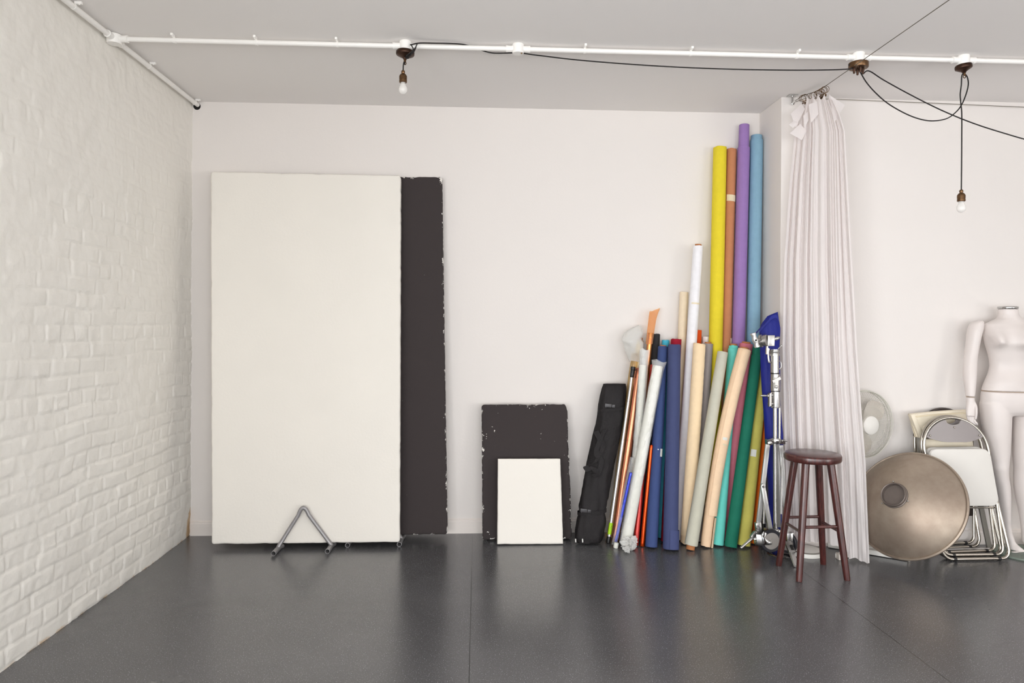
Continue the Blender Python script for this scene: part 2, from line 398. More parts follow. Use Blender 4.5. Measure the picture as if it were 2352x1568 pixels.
for i, h in enumerate(RW): window(i+1, 'y', h, YF-.09)
for i, h in enumerate(EW): window(i+4, 'x', h, XE+.09)
for i, h in enumerate(LW): window(i+6, 'x', h, XL-.09)  # frames of the added, unseen left windows

# left wall: painted brick relief, real geometry where the photo shows it
def brick_wall():
    y0, y1 = 2.3, YB; ny, nz = 300, 360
    ys = np.linspace(y0, y1, ny); zs = np.linspace(0, HT, nz)
    Yg, Zg = np.meshgrid(ys, zs)
    def vnoise(scale, seed):
        r = np.random.default_rng(seed); gy, gz = int(6*scale)+4, int(6*scale)+4
        g = r.random((gz, gy)); u = (Yg-y0)*scale*1.6; v = Zg*scale*1.6
        u = np.mod(u, gy-1.001); v = np.mod(v, gz-1.001)
        iu, iv = u.astype(int), v.astype(int); fu, fv = u-iu, v-iv; fu = fu*fu*(3-2*fu); fv = fv*fv*(3-2*fv)
        return (g[iv, iu]*(1-fu)*(1-fv)+g[iv, iu+1]*fu*(1-fv)+g[iv+1, iu]*(1-fu)*fv+g[iv+1, iu+1]*fu*fv)
    wob_z = (vnoise(2, 1)-.5)*.022; wob_y = (vnoise(3, 2)-.5)*.03
    ch, bl = .078, .225
    zz = Zg+wob_z; row = np.floor(zz/ch).astype(int); fz = zz/ch-row
    header = (row % 4 == 1)
    L = np.where(header, bl/2, bl); off = np.where(row % 2 == 0, 0, L*.5) + (row*37 % 11)*.006
    yy = Yg+wob_y+off; col = np.floor(yy/L).astype(int); fy = yy/L-col
    dz = np.minimum(fz, 1-fz)*ch; dy = np.minimum(fy, 1-fy)*L
    d = np.minimum(dz, dy)
    joint = 1-np.clip((d-.002)/.009, 0, 1); joint = joint*joint*(3-2*joint)
    h1 = np.random.default_rng(11).random((400, 400))
    hb = h1[row % 400, col % 400]; tb = h1[(col*7+3) % 400, (row*5+1) % 400]-.5
    m = vnoise(1.1, 5)*.6+vnoise(2.3, 6)*.4
    strength = np.clip((m-.12)*1.7, 0.2, .86)*np.clip(1.3-(Zg-1.65)/.9, .12, 1)
    relief = -joint*.0055*strength + (hb-.5)*.0055*strength + tb*(fz-.5)*.007*strength + tb*(fy-.5)*.006*strength
    relief += (vnoise(9, 7)-.5)*.0045 + (vnoise(22, 8)-.5)*.0028 + (vnoise(45, 10)-.5)*.0014 + (vnoise(2, 9)-.5)*.010
    X = XL + relief
    vs = np.stack([X, Yg, Zg], -1).reshape(-1, 3)
    idx = np.arange(nz*ny).reshape(nz, ny)
    fs = np.stack([idx[:-1, :-1], idx[:-1, 1:], idx[1:, 1:], idx[1:, :-1]], -1).reshape(-1, 4)
    mb = MB(); o = 0
    V = [Vector(v) for v in vs.tolist()]; Fc = [tuple(reversed(f)) for f in fs.tolist()]
    mb.v = V; mb.f = Fc
    mb.box((XL-.3, y0, 0), (XL-.02, YB+.15, HT))
    cuts = sorted({YF-.15, y0, *[c for h in LW for c in h[:2]]})
    for a0, a1 in zip(cuts, cuts[1:]):
        h = [q for q in LW if q[0] <= a0+1e-6 and q[1] >= a1-1e-6]
        for z0, z1 in ((0, h[0][2]), (h[0][3], HT)) if h else ((0, HT),): mb.box((XL-.15, a0, z0), (XL, a1, z1))
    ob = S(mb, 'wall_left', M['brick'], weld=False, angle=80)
brick_wall()
# skirting
def skirt(name, p0, p1, nrm):
    """p0->p1 along the wall foot, nrm into the room"""
    p0, p1, n = Vector(p0), Vector(p1), Vector(nrm)
    prof = [(0, 0), (.016, 0), (.016, .078), (.012, .084), (.012, .09), (.004, .097), (0, .097)]
    r = [[p + n*a + Vector((0, 0, b)) for a, b in prof] for p in (p0, p1)]
    S(MB().rings(r), name, M['skirting'], smooth=False)
skirt('baseboard_back', (XL+.004, YB, 0), (XP, YB, 0), (0, -1, 0))
skirt('baseboard_right', (XP, YR, 0), (XE, YR, 0), (0, -1, 0))
skirt('baseboard_pier', (XP, YR, 0), (XP, YB-.016, 0), (-1, 0, 0))

# ================================================================== CONDUIT ON THE CEILING
YC = 3.68; ZC = HT-.0255; RC = .0125
hb = MB().lathe([(0, 0), (.020, 0), (.024, -.0008)], (XL+.028, YB-.0012, ZC-.006), (0, -1, 0), 18); hb.build('hole', M['pipedark'], bpy.data.objects['wall_back'])
def saddle(p, along, parent):
    """plastic clip round the pipe at p, pipe along X ('x') or Y ('y'), with its fixing ear up to the ceiling"""
    a = Vector((1, 0, 0)) if along == 'x' else Vector((0, 1, 0)); s = Vector((0, 1, 0)) if along == 'x' else Vector((1, 0, 0))
    mb = MB(); rs = []
    for h in (-.006, .006):
        rs.append([p + a*h + (s*math.cos(t) + Vector((0, 0, 1))*math.sin(t))*(RC+.0028) for t in [2*PI*k/20 for k in range(20)]])
    mb.rings(rs)
    mb.obox(p + s*-.022*(1 if along == 'x' else -1) + Vector((0, 0, .018)), a*.006, s*.016, (0, 0, .006))
    mb.lathe([(.004, -.004), (.004, 0)], p + s*-.026*(1 if along == 'x' else -1) + Vector((0, 0, .013)), n=10)
    return mb.build('saddle_clip', M['conduit'], parent)
def round_box(c, parent, stubs='x', r=.031):
    mb = MB().lathe([(r*.9, .0252), (r, .022), (r, -.018), (r*.93, -.024), (.0, -.025)], c)
    for s in (-1, 1):
        d = Vector((s, 0, 0)) if stubs == 'x' else Vector((0, s, 0))
        mb.tube([c+d*.02, c+d*.058], .0165, 16); mb.tube([c+d*.054, c+d*.064], .0178, 16)
    return mb.build('junction_box', M['conduit'], parent)
run = thing('electrical_conduit', 'white conduit pipe crossing the ceiling with the pendant lamps on it', 'pipe', (0, YC, ZC))
MB().tube([(XL+.09, YC, ZC), (XE-.02, YC, ZC)], RC, 16).build('pipe', M['conduit'], run)
for px in (401, 589, 775, 1343, 1586, 1830):
    saddle(Vector((at(px, 100, YC).x, YC, ZC)), 'x', run)
XR1, XB, XR2, XR3 = (at(px, 110, YC).x for px in (931, 1190, 1972, 2213))
for x in (XR1, XB, XR2, XR3): round_box(Vector((x, YC, ZC)), run)
MB().lathe([(.004, -.0285), (.005, -.0245)], (XB+.018, YC-.01, ZC), n=10).build('screw', M['brass'], run)
XC = XL+.036
side = thing('electrical_conduit', 'white conduit pipe running along the top of the brick wall', 'pipe', (XC, YC, ZC))
MB().tube([(XC, .2, ZC), (XC, YB-.05, ZC), (XC, YB-.012, ZC)], RC*1.1, 16).build('pipe', M['conduit'], side)
mb = MB().lathe([(.03, .024), (.036, .02), (.036, -.02), (.033, -.026), (0, -.027)], (XC, YC, ZC))
for d in ((0, 1, 0), (0, -1, 0), (1, 0, 0)):
    d = Vector(d); c = Vector((XC, YC, ZC)); mb.tube([c+d*.02, c+d*.062], .0175, 16); mb.tube([c+d*.058, c+d*.07], .019, 16)
mb.build('junction_box', M['conduit'], side)
for px, py in ((152, 15), (320, 152), (440, 240)):
    q = atz(px, py, ZC); saddle(Vector((XC, min(q.y, YB-.06), ZC)), 'y', side)

# ================================================================== PENDANT LAMPS
def cord_tube(mb, pts, n=10, r=.0032):
    P = spline(pts, n)
    # two-strand twist
    L = [0]
    for a, b in zip(P, P[1:]): L.append(L[-1]+(b-a).length)
    return mb.tube(P, r, 6)
def rose(parent, c, r=.046, tilt=0.):
    ax = Vector((tilt, 0, -1)).normalized()
    MB().lathe([(r*.92, -.004), (r, .002), (r, .014), (r*.96, .018), (r*.55, .028), (.012, .034), (.008, .042), (0, .042)], c, ax).build('ceiling_rose', M['bronze'], parent)
    e = Vector(c)+ax*.042
    MB().tube([e, e+ax*.012], .0065, 12).tube(spline([e+ax*.012+Vector((0.007*math.cos(t), 0, .007*math.sin(t)-.007)) for t in [PI/2+2*PI*k/8 for k in range(9)]], 3), .0022, 6).build('hook', M['brass'], parent)
    return e + ax*.026
def lampholder(parent, top):
    """holder and bulb hanging from the cord end at top"""
    t = Vector(top)
    MB().lathe([(.004, .0), (.009, -.004), (.010, -.012), (.008, -.018), (.014, -.022), (.0195, -.030), (.0205, -.034), (.0205, -.048), (.0195, -.049), (.0195, -.052), (.0205, -.053), (.0205, -.064), (.018, -.066), (.015, -.066), (0, -.064)], t).build('lamp_holder', M['brass'], parent)
    b = MB().lathe([(.012, -.064), (.013, -.072), (.0165, -.082), (.0215, -.092), (.0228, -.103), (.020, -.114), (.013, -.1225), (.004, -.126), (0, -.1262)], t, n=28).build('bulb', M['bulb'], parent)
    MB().tube([t+Vector((0, 0, -.07)), t+Vector((0, 0, -.092))], [.005, .003], 8).build('filament_stem', M['whitelabel'], b)
ZR = HT-.0545
p1 = thing('pendant_light', 'bronze pendant lamp on a short knotted cord above the white board', 'lamp', (XR1, YC, HT))
h1 = rose(p1, (XR1, YC, ZR), .048, -.04)
A = lambda px, py, Y=YC: at(px, py, Y)
mb = MB(); hz = A(931, 133)
cord_tube(mb, [h1, A(929, 140), A(926.6, 148), A(926, 162)])
for loop in ([A(931, 132, YC-.02), A(937, 134, YC-.03), A(939, 129, YC-.03), A(936, 127, YC-.02), A(931, 132, YC-.02)],
             [A(933, 131, YC-.03), A(944, 125, YC-.05), A(952, 114, YC-.06), A(959, 99, YC-.04)],
             [A(934, 129, YC-.03), A(943, 127, YC-.06), A(951, 118, YC-.06), A(955, 109, YC-.06), A(949, 116, YC-.06), A(940, 123, YC-.06), A(933, 128, YC-.05)],
             [A(934, 127, YC-.05), A(944, 121, YC-.05), A(949, 113, YC-.05), A(945, 104, YC-.05)]):
    cord_tube(mb, loop)
mb.build('cord', M['cord'], p1)
# long swag from the rose to the multi-outlet rose: over the pipe, then hanging in front
mb = MB()
cord_tube(mb, [A(942, 103, YC-.035)] + [Vector((at(px, 110, YC).x, YC+dy, ZC+dz)) for px, dy, dz in ((965, -.021, .010), (1000, -.019, .012), (1035, -.012, .0155), (1062, 0, .0175), (1080, .013, .0135), (1105, .021, -.002), (1135, .022, -.016))] + [A(1190, 121.5, YC+.040), A(1235, 127, YC+.02), A(1340, 139, YC), A(1500, 151, YC), A(1650, 158, YC), A(1800, 161, YC), A(1900, 160.5, YC), A(1955, 158, YC), A(1962, 154, YC)], 8)
mb.build('supply_cord', M['cord'], p1)
lampholder(p1, A(926, 161))
# multi-outlet rose
mr = thing('ceiling_rose', 'brass ceiling rose with several cords leaving its underside', 'ceiling rose', (XR2, YC, HT))
c2 = Vector((XR2, YC, HT-.053))
MB().lathe([(.048, .0), (.0505, -.002), (.0505, -.026), (.048, -.030), (0, -.030)], c2, n=36).build('body', M['brass'], mr)
for dx, dy in ((-.024, 0), (.0, -.02), (.006, .02), (.026, .003)):
    MB().lathe([(.0075, 0), (.0075, -.016), (.006, -.018), (.006, -.026), (.004, -.03), (0, -.03)], c2+Vector((dx, dy, -.03)), n=14).build('cord_grip', M['bronze'], mr)
for s in (-1, 1):
    MB().ell(c2+Vector((s*.052, 0, -.014)), (.005, .004, .004), 10, 6).build('screw', M['blackplastic'], mr)
# right pendant
p2 = thing('pendant_light', 'bronze pendant lamp hanging low on a long looped cord', 'lamp', (XR3, YC, HT))
h2 = rose(p2, (XR3, YC, ZR), .042, .12)
mb = MB()
cord_tube(mb, [c2+Vector((0, -.02, -.06)), A(1990, 189), A(2011, 213), A(2040, 238), A(2080, 261), A(2115, 274), A(2145, 277.5), A(2175, 272), A(2196, 257), A(2209, 240), A(2219, 216), A(2224, 194), A(2222, 178), A(2216, 169.5), A(2212, 169), A(2209, 176),
               A(2208, 195), A(2205.5, 217), A(2207, 238), A(2209, 262, YC-.02), A(2209, 320), A(2208.6, 380), A(2208, 437)], 8)
mb.build('cord', M['cord'], p2)
lampholder(p2, A(2208, 435))
mb = MB()
cord_tube(mb, [c2+Vector((.026, .003, -.06)), A(1996, 163), A(2030, 184, YC-.01), A(2090, 217, YC-.03), A(2160, 252, YC-.06), A(2230, 281, YC-.08), A(2300, 304, YC-.10), A(2380, 326, YC-.12), A(2470, 340, YC-.14)], 8)
tag(mb.build('lamp_cord', M['cord']), 'black braided cord slung from the brass rose out to the frame edge', 'cord')

# ================================================================== CURTAIN, RINGS AND WIRES
brk = atz(1820, 222, HT-.008); brk.y = min(brk.y, YR-.03)
def wire(pts, label, r=.0021):
    return tag(MB().tube(pts, r, 6).build('curtain_wire', M['wire']), label, 'wire')
RP = [(1843, 226.5, 4.33), (1846, 225, 4.31), (1849, 224, 4.29), (1867, 220, 4.26), (1871, 219, 4.245), (1878, 216, 4.21), (1881, 214.5, 4.20), (1884, 213, 4.19), (1887, 211, 4.18), (1890, 209, 4.17), (1893, 207, 4.16), (1896, 205.5, 4.15)]
wp = [brk+Vector((.012, -.01, -.03))] + [at(px, py-8 if px > 1850 else py-6, Y) for px, py, Y in (RP[0], RP[2], RP[4], RP[8], RP[11])]
wend = atz(2180, 0, HT-.215); dirw = (wend-wp[-1])
wire(wp + [wend, wend + dirw*.9], 'thin steel curtain wire running from the white curtain over the ceiling towards the room')
wire([brk+Vector((.018, -.006, -.034)), at(1850, 226, YR-.035), at(1925, 228, YR-.035), at(2100, 235, YR-.035), at(2352, 246, YR-.035), at(2500, 252, YR-.035)], 'thin steel curtain wire stretched along the top of the right wall')
bk = thing('wire_bracket', 'small chrome ceiling bracket holding the curtain wires at the wall corner', 'bracket', brk)
MB().box((brk.x-.03, brk.y-.022, HT-.005), (brk.x+.03, brk.y+.022, HT-.0005)).build('plate', M['chrome'], bk, bevel=.002)
MB().tube([brk+Vector((0, 0, .006)), brk+Vector((0, 0, -.03))], .006, 12).tube(spline([brk+Vector((.0, 0, -.03)), brk+Vector((-.006, 0, -.042)), brk+Vector((.006, 0, -.05)), brk+Vector((.016, 0, -.036))], 4), .0032, 8).build('hook', M['chrome'], bk)

cur = thing('curtain', 'white cotton curtain bunched up beside the stool on the right wall', 'curtain', onfloor(1900, 4.2))
def interp(x, xs, ys): return float(np.interp(x, xs, ys))
def curtain():
    nu, nv = 330, 150
    EL = ([228, 262, 300, 420, 600, 800, 1000, 1100, 1297], [1841, 1830, 1826, 1814, 1801, 1797, 1801, 1805, 1812])
    ER = ([228, 262, 300, 420, 600, 800, 900, 1000, 1060, 1297], [1912, 1928, 1940, 1947, 1957, 1968, 1975, 1983, 1988, 1998])
    nf = 8.5
    r = random.Random(5); ph = [r.uniform(0, 2*PI) for _ in range(8)]
    rs = []
    for j in range(nv+1):
        v = j/nv; row = []
        for i in range(nu+1):
            u = i/nu
            topy = 216 + 14*abs(math.sin(u*PI*5.5)) + (14 if u < .25 else 0)*(1-u*4)
            boty = interp(u, [0, .25, .45, .62, .72, .74, .86, .9, 1], [1240, 1245, 1244, 1256, 1268, 1282, 1282, 1290, 1293]) + 1.5*math.sin(u*60)
            py = topy + (boty-topy)*v
            l, rgt = interp(py, *EL), interp(py, *ER)
            um = u + .035*math.sin(u*9+ph[0]+v*1.2) + .012*math.sin(u*23+ph[1]-v*2.5)
            a = um*nf*2*PI + .8*math.sin(v*3.1+u*8)
            amp = (.007+.005*min(1, v*3)+.004*math.sin(u*11+ph[2]+v))*(1 if u < .72 else 1-.62*min(1, (u-.72)/.08)*min(1, v*1.6))
            zig = math.sin(a) + .45*math.sin(1.7*a+ph[3]+v) + .5*math.sin(.45*a+ph[4]+v*1.5) + .22*math.sin(3.1*a+ph[5]-v*2.2)
            swing = .3*math.cos(a)
            px = l + (rgt-l)*u + swing*interp(v, [0, .1, 1], [3, 5, 4.5])
            Y = 4.335 - .300*u + zig*amp
            Y += .012*fbm((u*3, v*4, 1.7), 2)*v
            Y = min(Y, YR-.012)
            row.append(at(px, py, Y))
        rs.append(row)
    mb = MB().rings(rs, False, False, False)
    # loose corners of the heading folded over the clips
    def flap(ps):
        n = 6; P = [at(*p) for p in ps]
        g = [[(P[0]*(1-a)+P[1]*a)*(1-b)+(P[3]*(1-a)+P[2]*a)*b + Vector((0, -.006*math.sin(PI*a)*math.sin(PI*b), 0)) for a in [k/n for k in range(n+1)]] for b in [k/n for k in range(n+1)]]
        mb.rings(g, False, False, False)
    flap([(1841, 238, 4.27), (1849, 250, 4.25), (1828, 292, 4.25), (1816, 261, 4.27)])
    flap([(1826, 275, 4.26), (1834, 283, 4.245), (1821, 294, 4.25), (1812, 286, 4.26)])
    flap([(1838, 284, 4.24), (1852, 300, 4.22), (1842, 322, 4.23), (1814, 306, 4.25)])
    flap([(1845, 266, 4.21), (1856, 256, 4.21), (1857, 276, 4.20), (1848, 294, 4.21)])
    flap([(1857, 240, 4.18), (1877, 232, 4.16), (1880, 262, 4.15), (1863, 282, 4.17)])
    flap([(1905, 218, 4.06), (1917, 226, 4.05), (1941, 241, 4.06), (1916, 282, 4.06)])
    return mb.build('cloth', M['cotton'], cur, angle=75)
curtain()
for k, (px, py, Y) in enumerate(RP):
    c = at(px, py, Y); r = .021
    ax = Vector((.35*(1 if k % 2 else -1)+random.uniform(-.3, .3)+.6, 1, 0)).normalized(); u = ax.orthogonal().normalized() if False else Vector((ax.y, -ax.x, 0)); w = Vector((0, 0, 1))
    ring = MB().tube([c+(u*math.cos(t)+w*math.sin(t))*r for t in [2*PI*q/28 for q in range(28)]], .0016, 6, closed=True).build('curtain_ring', M['brass'], cur)
    q = c+Vector((0, 0, -r)); MB().tube([q, q+Vector((0, 0, -.008))], .0012, 6).obox(q+Vector((.001, 0, -.014)), (.004, 0, .001), (0, .003, 0), (0, 0, .007)).build('clip', M['brass'], ring)

# ================================================================== POLYSTYRENE BOARDS
def board(name, m, tl, tr, br, bl, th, label, rough_edge=.0, seed=1, rcorner=.02, nx=60, nz=110):
    """slab whose front face has the four given corners; edges worn"""
    tl, tr, br, bl = map(Vector, (tl, tr, br, bl)); n = ((tr-tl).cross(bl-tl)).normalized()
    if n.y > 0: n = -n                       # towards the room
    W = ((tr-tl).length+(br-bl).length)/2; H = (tl-bl).length
    def P(a, b): return (bl*(1-a)+br*a)*(1-b)+(tl*(1-a)+tr*a)*b
    # outline: rounded rectangle with nibbled edge, built as concentric rings front -> back
    pts = []; per = []
    seg = 10
    ax, az = rcorner/W, rcorner/H
    def side(p, q, k):
        for i in range(k): per.append((p[0]+(q[0]-p[0])*i/k, p[1]+(q[1]-p[1])*i/k))
    def arc(cx, cz, t0):
        for i in range(seg): t = t0+PI/2*i/seg; per.append((cx+ax*math.cos(t), cz+az*math.sin(t)))
    side((ax, 0), (1-ax, 0), nx); arc(1-ax, az, -PI/2); side((1, az), (1, 1-az), nz); arc(1-ax, 1-az, 0)
    side((1-ax, 1), (ax, 1), nx); arc(ax, 1-az, PI/2); side((0, 1-az), (0, az), nz); arc(ax, az, PI)
    def ring(inset, off, nib):
        out = []
        for a, b in per:
            p0 = P(a, b)
            k = nib*max(0, fbm((p0.x*1.0, seed*3.1, p0.z), 14, 4)*.9+.1) + nib*.5*max(0, noise.noise(Vector((p0.x*60, seed, p0.z*60))))
            i = inset + k
            a2 = .5+(a-.5)*(1-2*i/W); b2 = .5+(b-.5)*(1-2*i/H)
            out.append(P(a2, b2)+n*off)
        return out
    rs = [ring(.06, .0, rough_edge), ring(.03, .0, rough_edge), ring(.012, .0, rough_edge), ring(.004, -.001, rough_edge), ring(.0, -.006, rough_edge*.8), ring(.0, -th+.006, rough_edge*.4), ring(.005, -th, 0)]
    mb = MB(); N = len(per)
    mb.rings(rs, True, False, False)
    f0 = len(mb.v); mb.v.append(P(.5, .5)); mb.v.append(P(.5, .5)-n*th)
    for j in range(N):
        k = (j+1) % N; mb.f.append((k, j, f0)); mb.f.append((6*N+j, 6*N+k, f0+1))
    o = mb.build(name, m, None, angle=50, weld=False)
    ed = [e for e in (.06, .03, .012, .004, 0, 0, 0) for _ in range(N)]+[.5, 0]
    at_ = o.data.attributes.new('edge_distance', 'FLOAT', 'POINT')
    if len(o.data.vertices) == len(ed): at_.data.foreach_set('value', ed)
    else: raise RuntimeError('board vertex count')
    return tag(o, label, 'board')
BTH = .05
Yw0, Yw1 = 4.452, 4.635
wb = board('polystyrene_board', M['polywhite'], at(483, 393, Yw1), at(920.5, 402, Yw1), at(918, 1245, Yw0), at(485.5, 1250, Yw0), BTH,
           'huge white polystyrene board leaning on the back wall', .006, 2, .016)
board('polystyrene_board', M['polyblack'], at(603, 404, 4.70), at(1015.5, 406, 4.70), at(1028, 1228, 4.585), at(603, 1228.5, 4.585), BTH,
      'tall black painted board showing beside the huge white board', .006, 3, .018)
board('polystyrene_board', M['polyblack2'], at(1106, 929, 4.665), at(1303, 927, 4.665), at(1315, 1239, 4.565), at(1108, 1240, 4.565), BTH,
      'small black painted board with chipped edges behind the small white board', .010, 4, .02, 40, 60)
board('polystyrene_board', M['polywhite'], at(1143.5, 1053.5, 4.545), at(1287.5, 1053, 4.545), at(1294, 1249.5, 4.472), at(1142, 1250, 4.472), .035,
      'small white square board leaning on the small black board', .002, 5, .005, 40, 40)

# ---- board stands
def stand(label, xa, ya, xb, yb, apex, L):
    """A-frame holder: two thick feet on the floor (front end pixels given) and a bent tube up the face of the board"""
    fa, fb = atz(xa, ya, .0156), atz(xb, yb, .0156)
    t = thing('board_stand', label, 'stand', ((fa+fb)/2*1.0)-Vector((0, 0, .0165)), 'tube stands under the boards')
    ra, rr = .0152, .0125
    bends = []
    for f in (fa, fb):
        b = f+Vector((.012, L, 0)); e = f+Vector((.0, 0, 0))
        mb = MB(); n = 20; rs = []
        for p, r in ((e+Vector((0, .12, 0)), ra*.8), (e+Vector((0, .004, 0)), ra*.82), (e, ra*.84), (e, ra), (e+Vector((.001, .10, 0)), ra), (e+Vector((.0012, .104, 0)), ra*.88), (b, ra*.88)):
            rs.append([p+Vector((math.cos(2*PI*k/n)*r, 0, math.sin(2*PI*k/n)*r)) for k in range(n)])
        mb.rings(rs, True, True, True).build('foot', M['tube'], t)
        bends.append(e+Vector((.002, .098, .012)))
    ap = Vector(apex); a, b = bends
    up = []
    k = .16
    pa, pb = a+(ap-a)*.80, b+(ap-b)*.80
    path = [a+Vector((0, -.004, -.012)), a, pa] + [pa*(1-s)**2 + (ap+Vector((0, 0, .045)))*2*s*(1-s) + pb*s*s for s in [i/10 for i in range(1, 10)]] + [pb, b, b+Vector((0, -.004, -.012))]
    MB().tube(path, rr, 14).build('bent_tube', M['tube'], t)
    return t
stand('grey bent-tube stand rising in front of the huge white board', 628, 1271, 752, 1266, at(696.5, 1165, 4.430), .15)
stand('grey bent-tube stand mostly hidden under the huge white board', 798, 1252, 917, 1250, at(858, 1150, 4.55), .20)

# ================================================================== BLACK CARRY BAG
def soft_tube(P, HW, HD, tilt, n=56, fold=.004, seed=0., pinch=()):
    """lofted soft bag along centres P with half widths HW and half depths HD, folded cloth"""
    rs = []
    for i, p in enumerate(P):
        v = i/(len(P)-1); ring = []
        for k in range(n):
            t = 2*PI*k/n; c, s = math.cos(t), math.sin(t)
            sq = (abs(c)**2.6+abs(s)**2.6)**(-1/2.6)
            d = 1 + 0
            q = p + Vector((c*sq*HW[i], s*sq*HD[i], 0))
            f = fold*(fbm((q.x*9+seed, q.y*9, q.z*2.2), 1.6, 4) + .6*math.sin(t*7+fbm((t, v*6, seed), 1)*3+v*5))
            for pv, pw, pa in pinch:
                f += -pa*math.exp(-((v-pv)/pw)**2) + pa*.5*math.exp(-((v-pv-pw*2)/pw)**2)*math.sin(t*9+seed)
            dirv = Vector((c*sq, s*sq*.8, 0)); ring.append(q + dirv*f)
        rs.append(ring)
    return MB().rings(rs)
def bag():
    t = thing('carry_bag', 'long black nylon carry bag with buckled straps leaning on the wall', 'bag', onfloor(1352, 4.50))
    n = 90; P = []; HW = []; HD = []
    def ax(v): return at(interp(v, [0, .2, .5, .8, 1], [1352, 1360, 1380, 1402, 1412]), interp(v, [0, 1], [1243, 881]), interp(v, [0, 1], [4.50, 4.665]))
    for i in range(n+1):
        v = i/n; P.append(ax(v)); HW.append(MPP(4.55)*interp(v, [0, .03, .12, .2, .35, .6, .85, .97, 1], [27, 31, 33, 30, 31, 31, 30.5, 29.5, 26]))
        HD.append(interp(v, [0, .03, .15, .5, .95, 1], [.045, .055, .06, .06, .045, .03]))
    P[0].z = .012
    mb = soft_tube(P, HW, HD, 0, fold=.0062, seed=2.3, pinch=((.18, .02, .007), (.84, .015, .003)))
    b = mb.build('body', M['bag'], t, angle=80)
    for v, bx in ((.19, 1341), (.838, 1397)):
        c = ax(v); hw = interp(v, [0, 1], [.098, .091]); n = 40
        rs = []
        for h in (-.011, .011):
            for rr in ((1.02,) if h < 0 else (1.02,)):
                rs.append([c+Vector((math.copysign(abs(math.cos(2*PI*k/n))**.75, math.cos(2*PI*k/n))*hw*.98, math.copysign(abs(math.sin(2*PI*k/n))**.75, math.sin(2*PI*k/n))*.059, h+.012*math.cos(2*PI*k/n+.4))) for k in range(n)])
        st = MB().rings(rs, True, False, False).build('strap', M['bag'], t, angle=80)
        q = at(bx, interp(v, [.19, .838], [1172, 931]), c.y-.064)
        bm_ = MB().obox(q, (.022, 0, -.002), (0, .005, 0), (.001, 0, .0115)).obox(q+Vector((.035, 0, -.004)), (.010, 0, -.001), (0, .004, 0), (.001, 0, .010)).obox(q+Vector((-.016, -.004, 0)), (.003, 0, 0), (0, .003, 0), (0, 0, .014)).build('buckle', M['buckle'], st, bevel=.002)
    # carrying handles hanging in loops down the front
    for pts in ([(1390, 985), (1378, 1010), (1370, 1040), (1381, 1060), (1374, 1090)], [(1368, 990), (1378, 1008), (1384, 1030), (1366, 1062), (1346, 1070), (1352, 1082)], [(1352, 1072), (1366, 1078), (1374, 1094), (1362, 1088)]):
        mb = MB(); rs = []
        Pp = [at(x, y, interp(y, [881, 1243], [4.60, 4.43])-.006*(i % 2)) for i, (x, y) in enumerate(pts)]
        S_ = spline(Pp, 8)
        for i, p in enumerate(S_):
            w = Vector((.017, -.002, .006)); rs.append([p-w, p+w, p+w+Vector((0, .003, 0)), p-w+Vector((0, .003, 0))])
        mb.rings(rs).build('handle', M['bag'], t)
    for px, Y_ in ((1338, 4.43), (1322, 4.46)): MB().tube([at(px, 1237, Y_), at(px+.4, 1245, Y_-.003)], .004, 8).build('zip_pull', M['silver'], t)
bag()

# ================================================================== PAPER AND GEL ROLLS
ROLLS = []
def roll(name, label, m, T, B, rt, rb=None, cat='paper roll', group=None, core=0., core_b=0., seam=None, n=36, hollow=True, wob=.004, coremat=None, neck=None, seed=None, part='paper', bow=0.):
    """roll from B (floor end centre) to T (upper end centre), radii in metres"""
    T, B = Vector(T), Vector(B); rb = rb or rt; a = (T-B).normalized()
    if B.z < .005: B.z = rb*math.sqrt(max(0, 1-a.z*a.z))+.0015; a = (T-B).normalized()
    L = (T-B).length
    u = Vector((1, 0, 0)); u = (u-a*u.dot(a)).normalized(); w = a.cross(u)
    sd = seed if seed is not None else len(ROLLS)*1.7
    ROLLS.append((label, B, T, max(rt, rb)))
    t = thing(name, label, cat, B, group)
    sm = seam if seam is not None else random.uniform(0, 2*PI)
    def R(th, v, r):
        x = ((th-sm) % (2*PI))/(2*PI)
        return r*(.955 + .04*x + .012*math.sin(2*th+sd) + .014*noise.noise(Vector((th*.8, v*3, sd))))
    N = 26; rs = []
    def ring(v, k=1., off=0., wobble=0.):
        r = (rb+(rt-rb)*v)*k
        if neck and v > neck[0]: r = (rb+(rt-rb)*v)*k*neck[1]
        vb = min(1, max(0, v+off/L)); p = B + a*(L*v+off) + u*(bow*4*vb*(1-vb))
        return [p + (u*math.cos(q)+w*math.sin(q))*R(q, v, r) + a*(wobble*noise.noise(Vector((q*1.3, sd, v*9)))) for q in [sm+.001+2*PI*k_/n for k_ in range(n)]]
    rs.append(ring(0, .62, .03)); rs.append(ring(0, .66, 0, wob)); rs.append(ring(0, .96, 0, wob)); rs.append(ring(0.0008, 1., 0, wob))
    vs = [i/N for i in range(1, N)]
    if neck: vs = sorted(vs+[neck[0]-.001, neck[0]+.0015])
    for v in vs: rs.append(ring(v))
    rs.append(ring(.9985, 1., 0, wob)); rs.append(ring(1, .96, 0, wob)); rs.append(ring(1, .66, 0, wob)); rs.append(ring(1, .62, -.05))
    MB().rings(rs).build(part, m, t, angle=50)
    cm = coremat or M['core']
    for v, ex, s in ((1, core, 1), (0, core_b, -1)):
        if ex > 0:
            p = B + a*L*v; r = (rt if v else rb)*.64
            MB().lathe([(r*.86, -.03), (r*.86, ex-.001), (r*.88, ex), (r*.99, ex), (r, ex-.001), (r, -.03)], p, a*s, 28).build('cardboard_core', cm, t)
    t_ = dict(obj=t, a=a, u=u, w=w, T=T, B=B, L=L, R=lambda v: rb+(rt-rb)*v, bow=bow)
    return t_
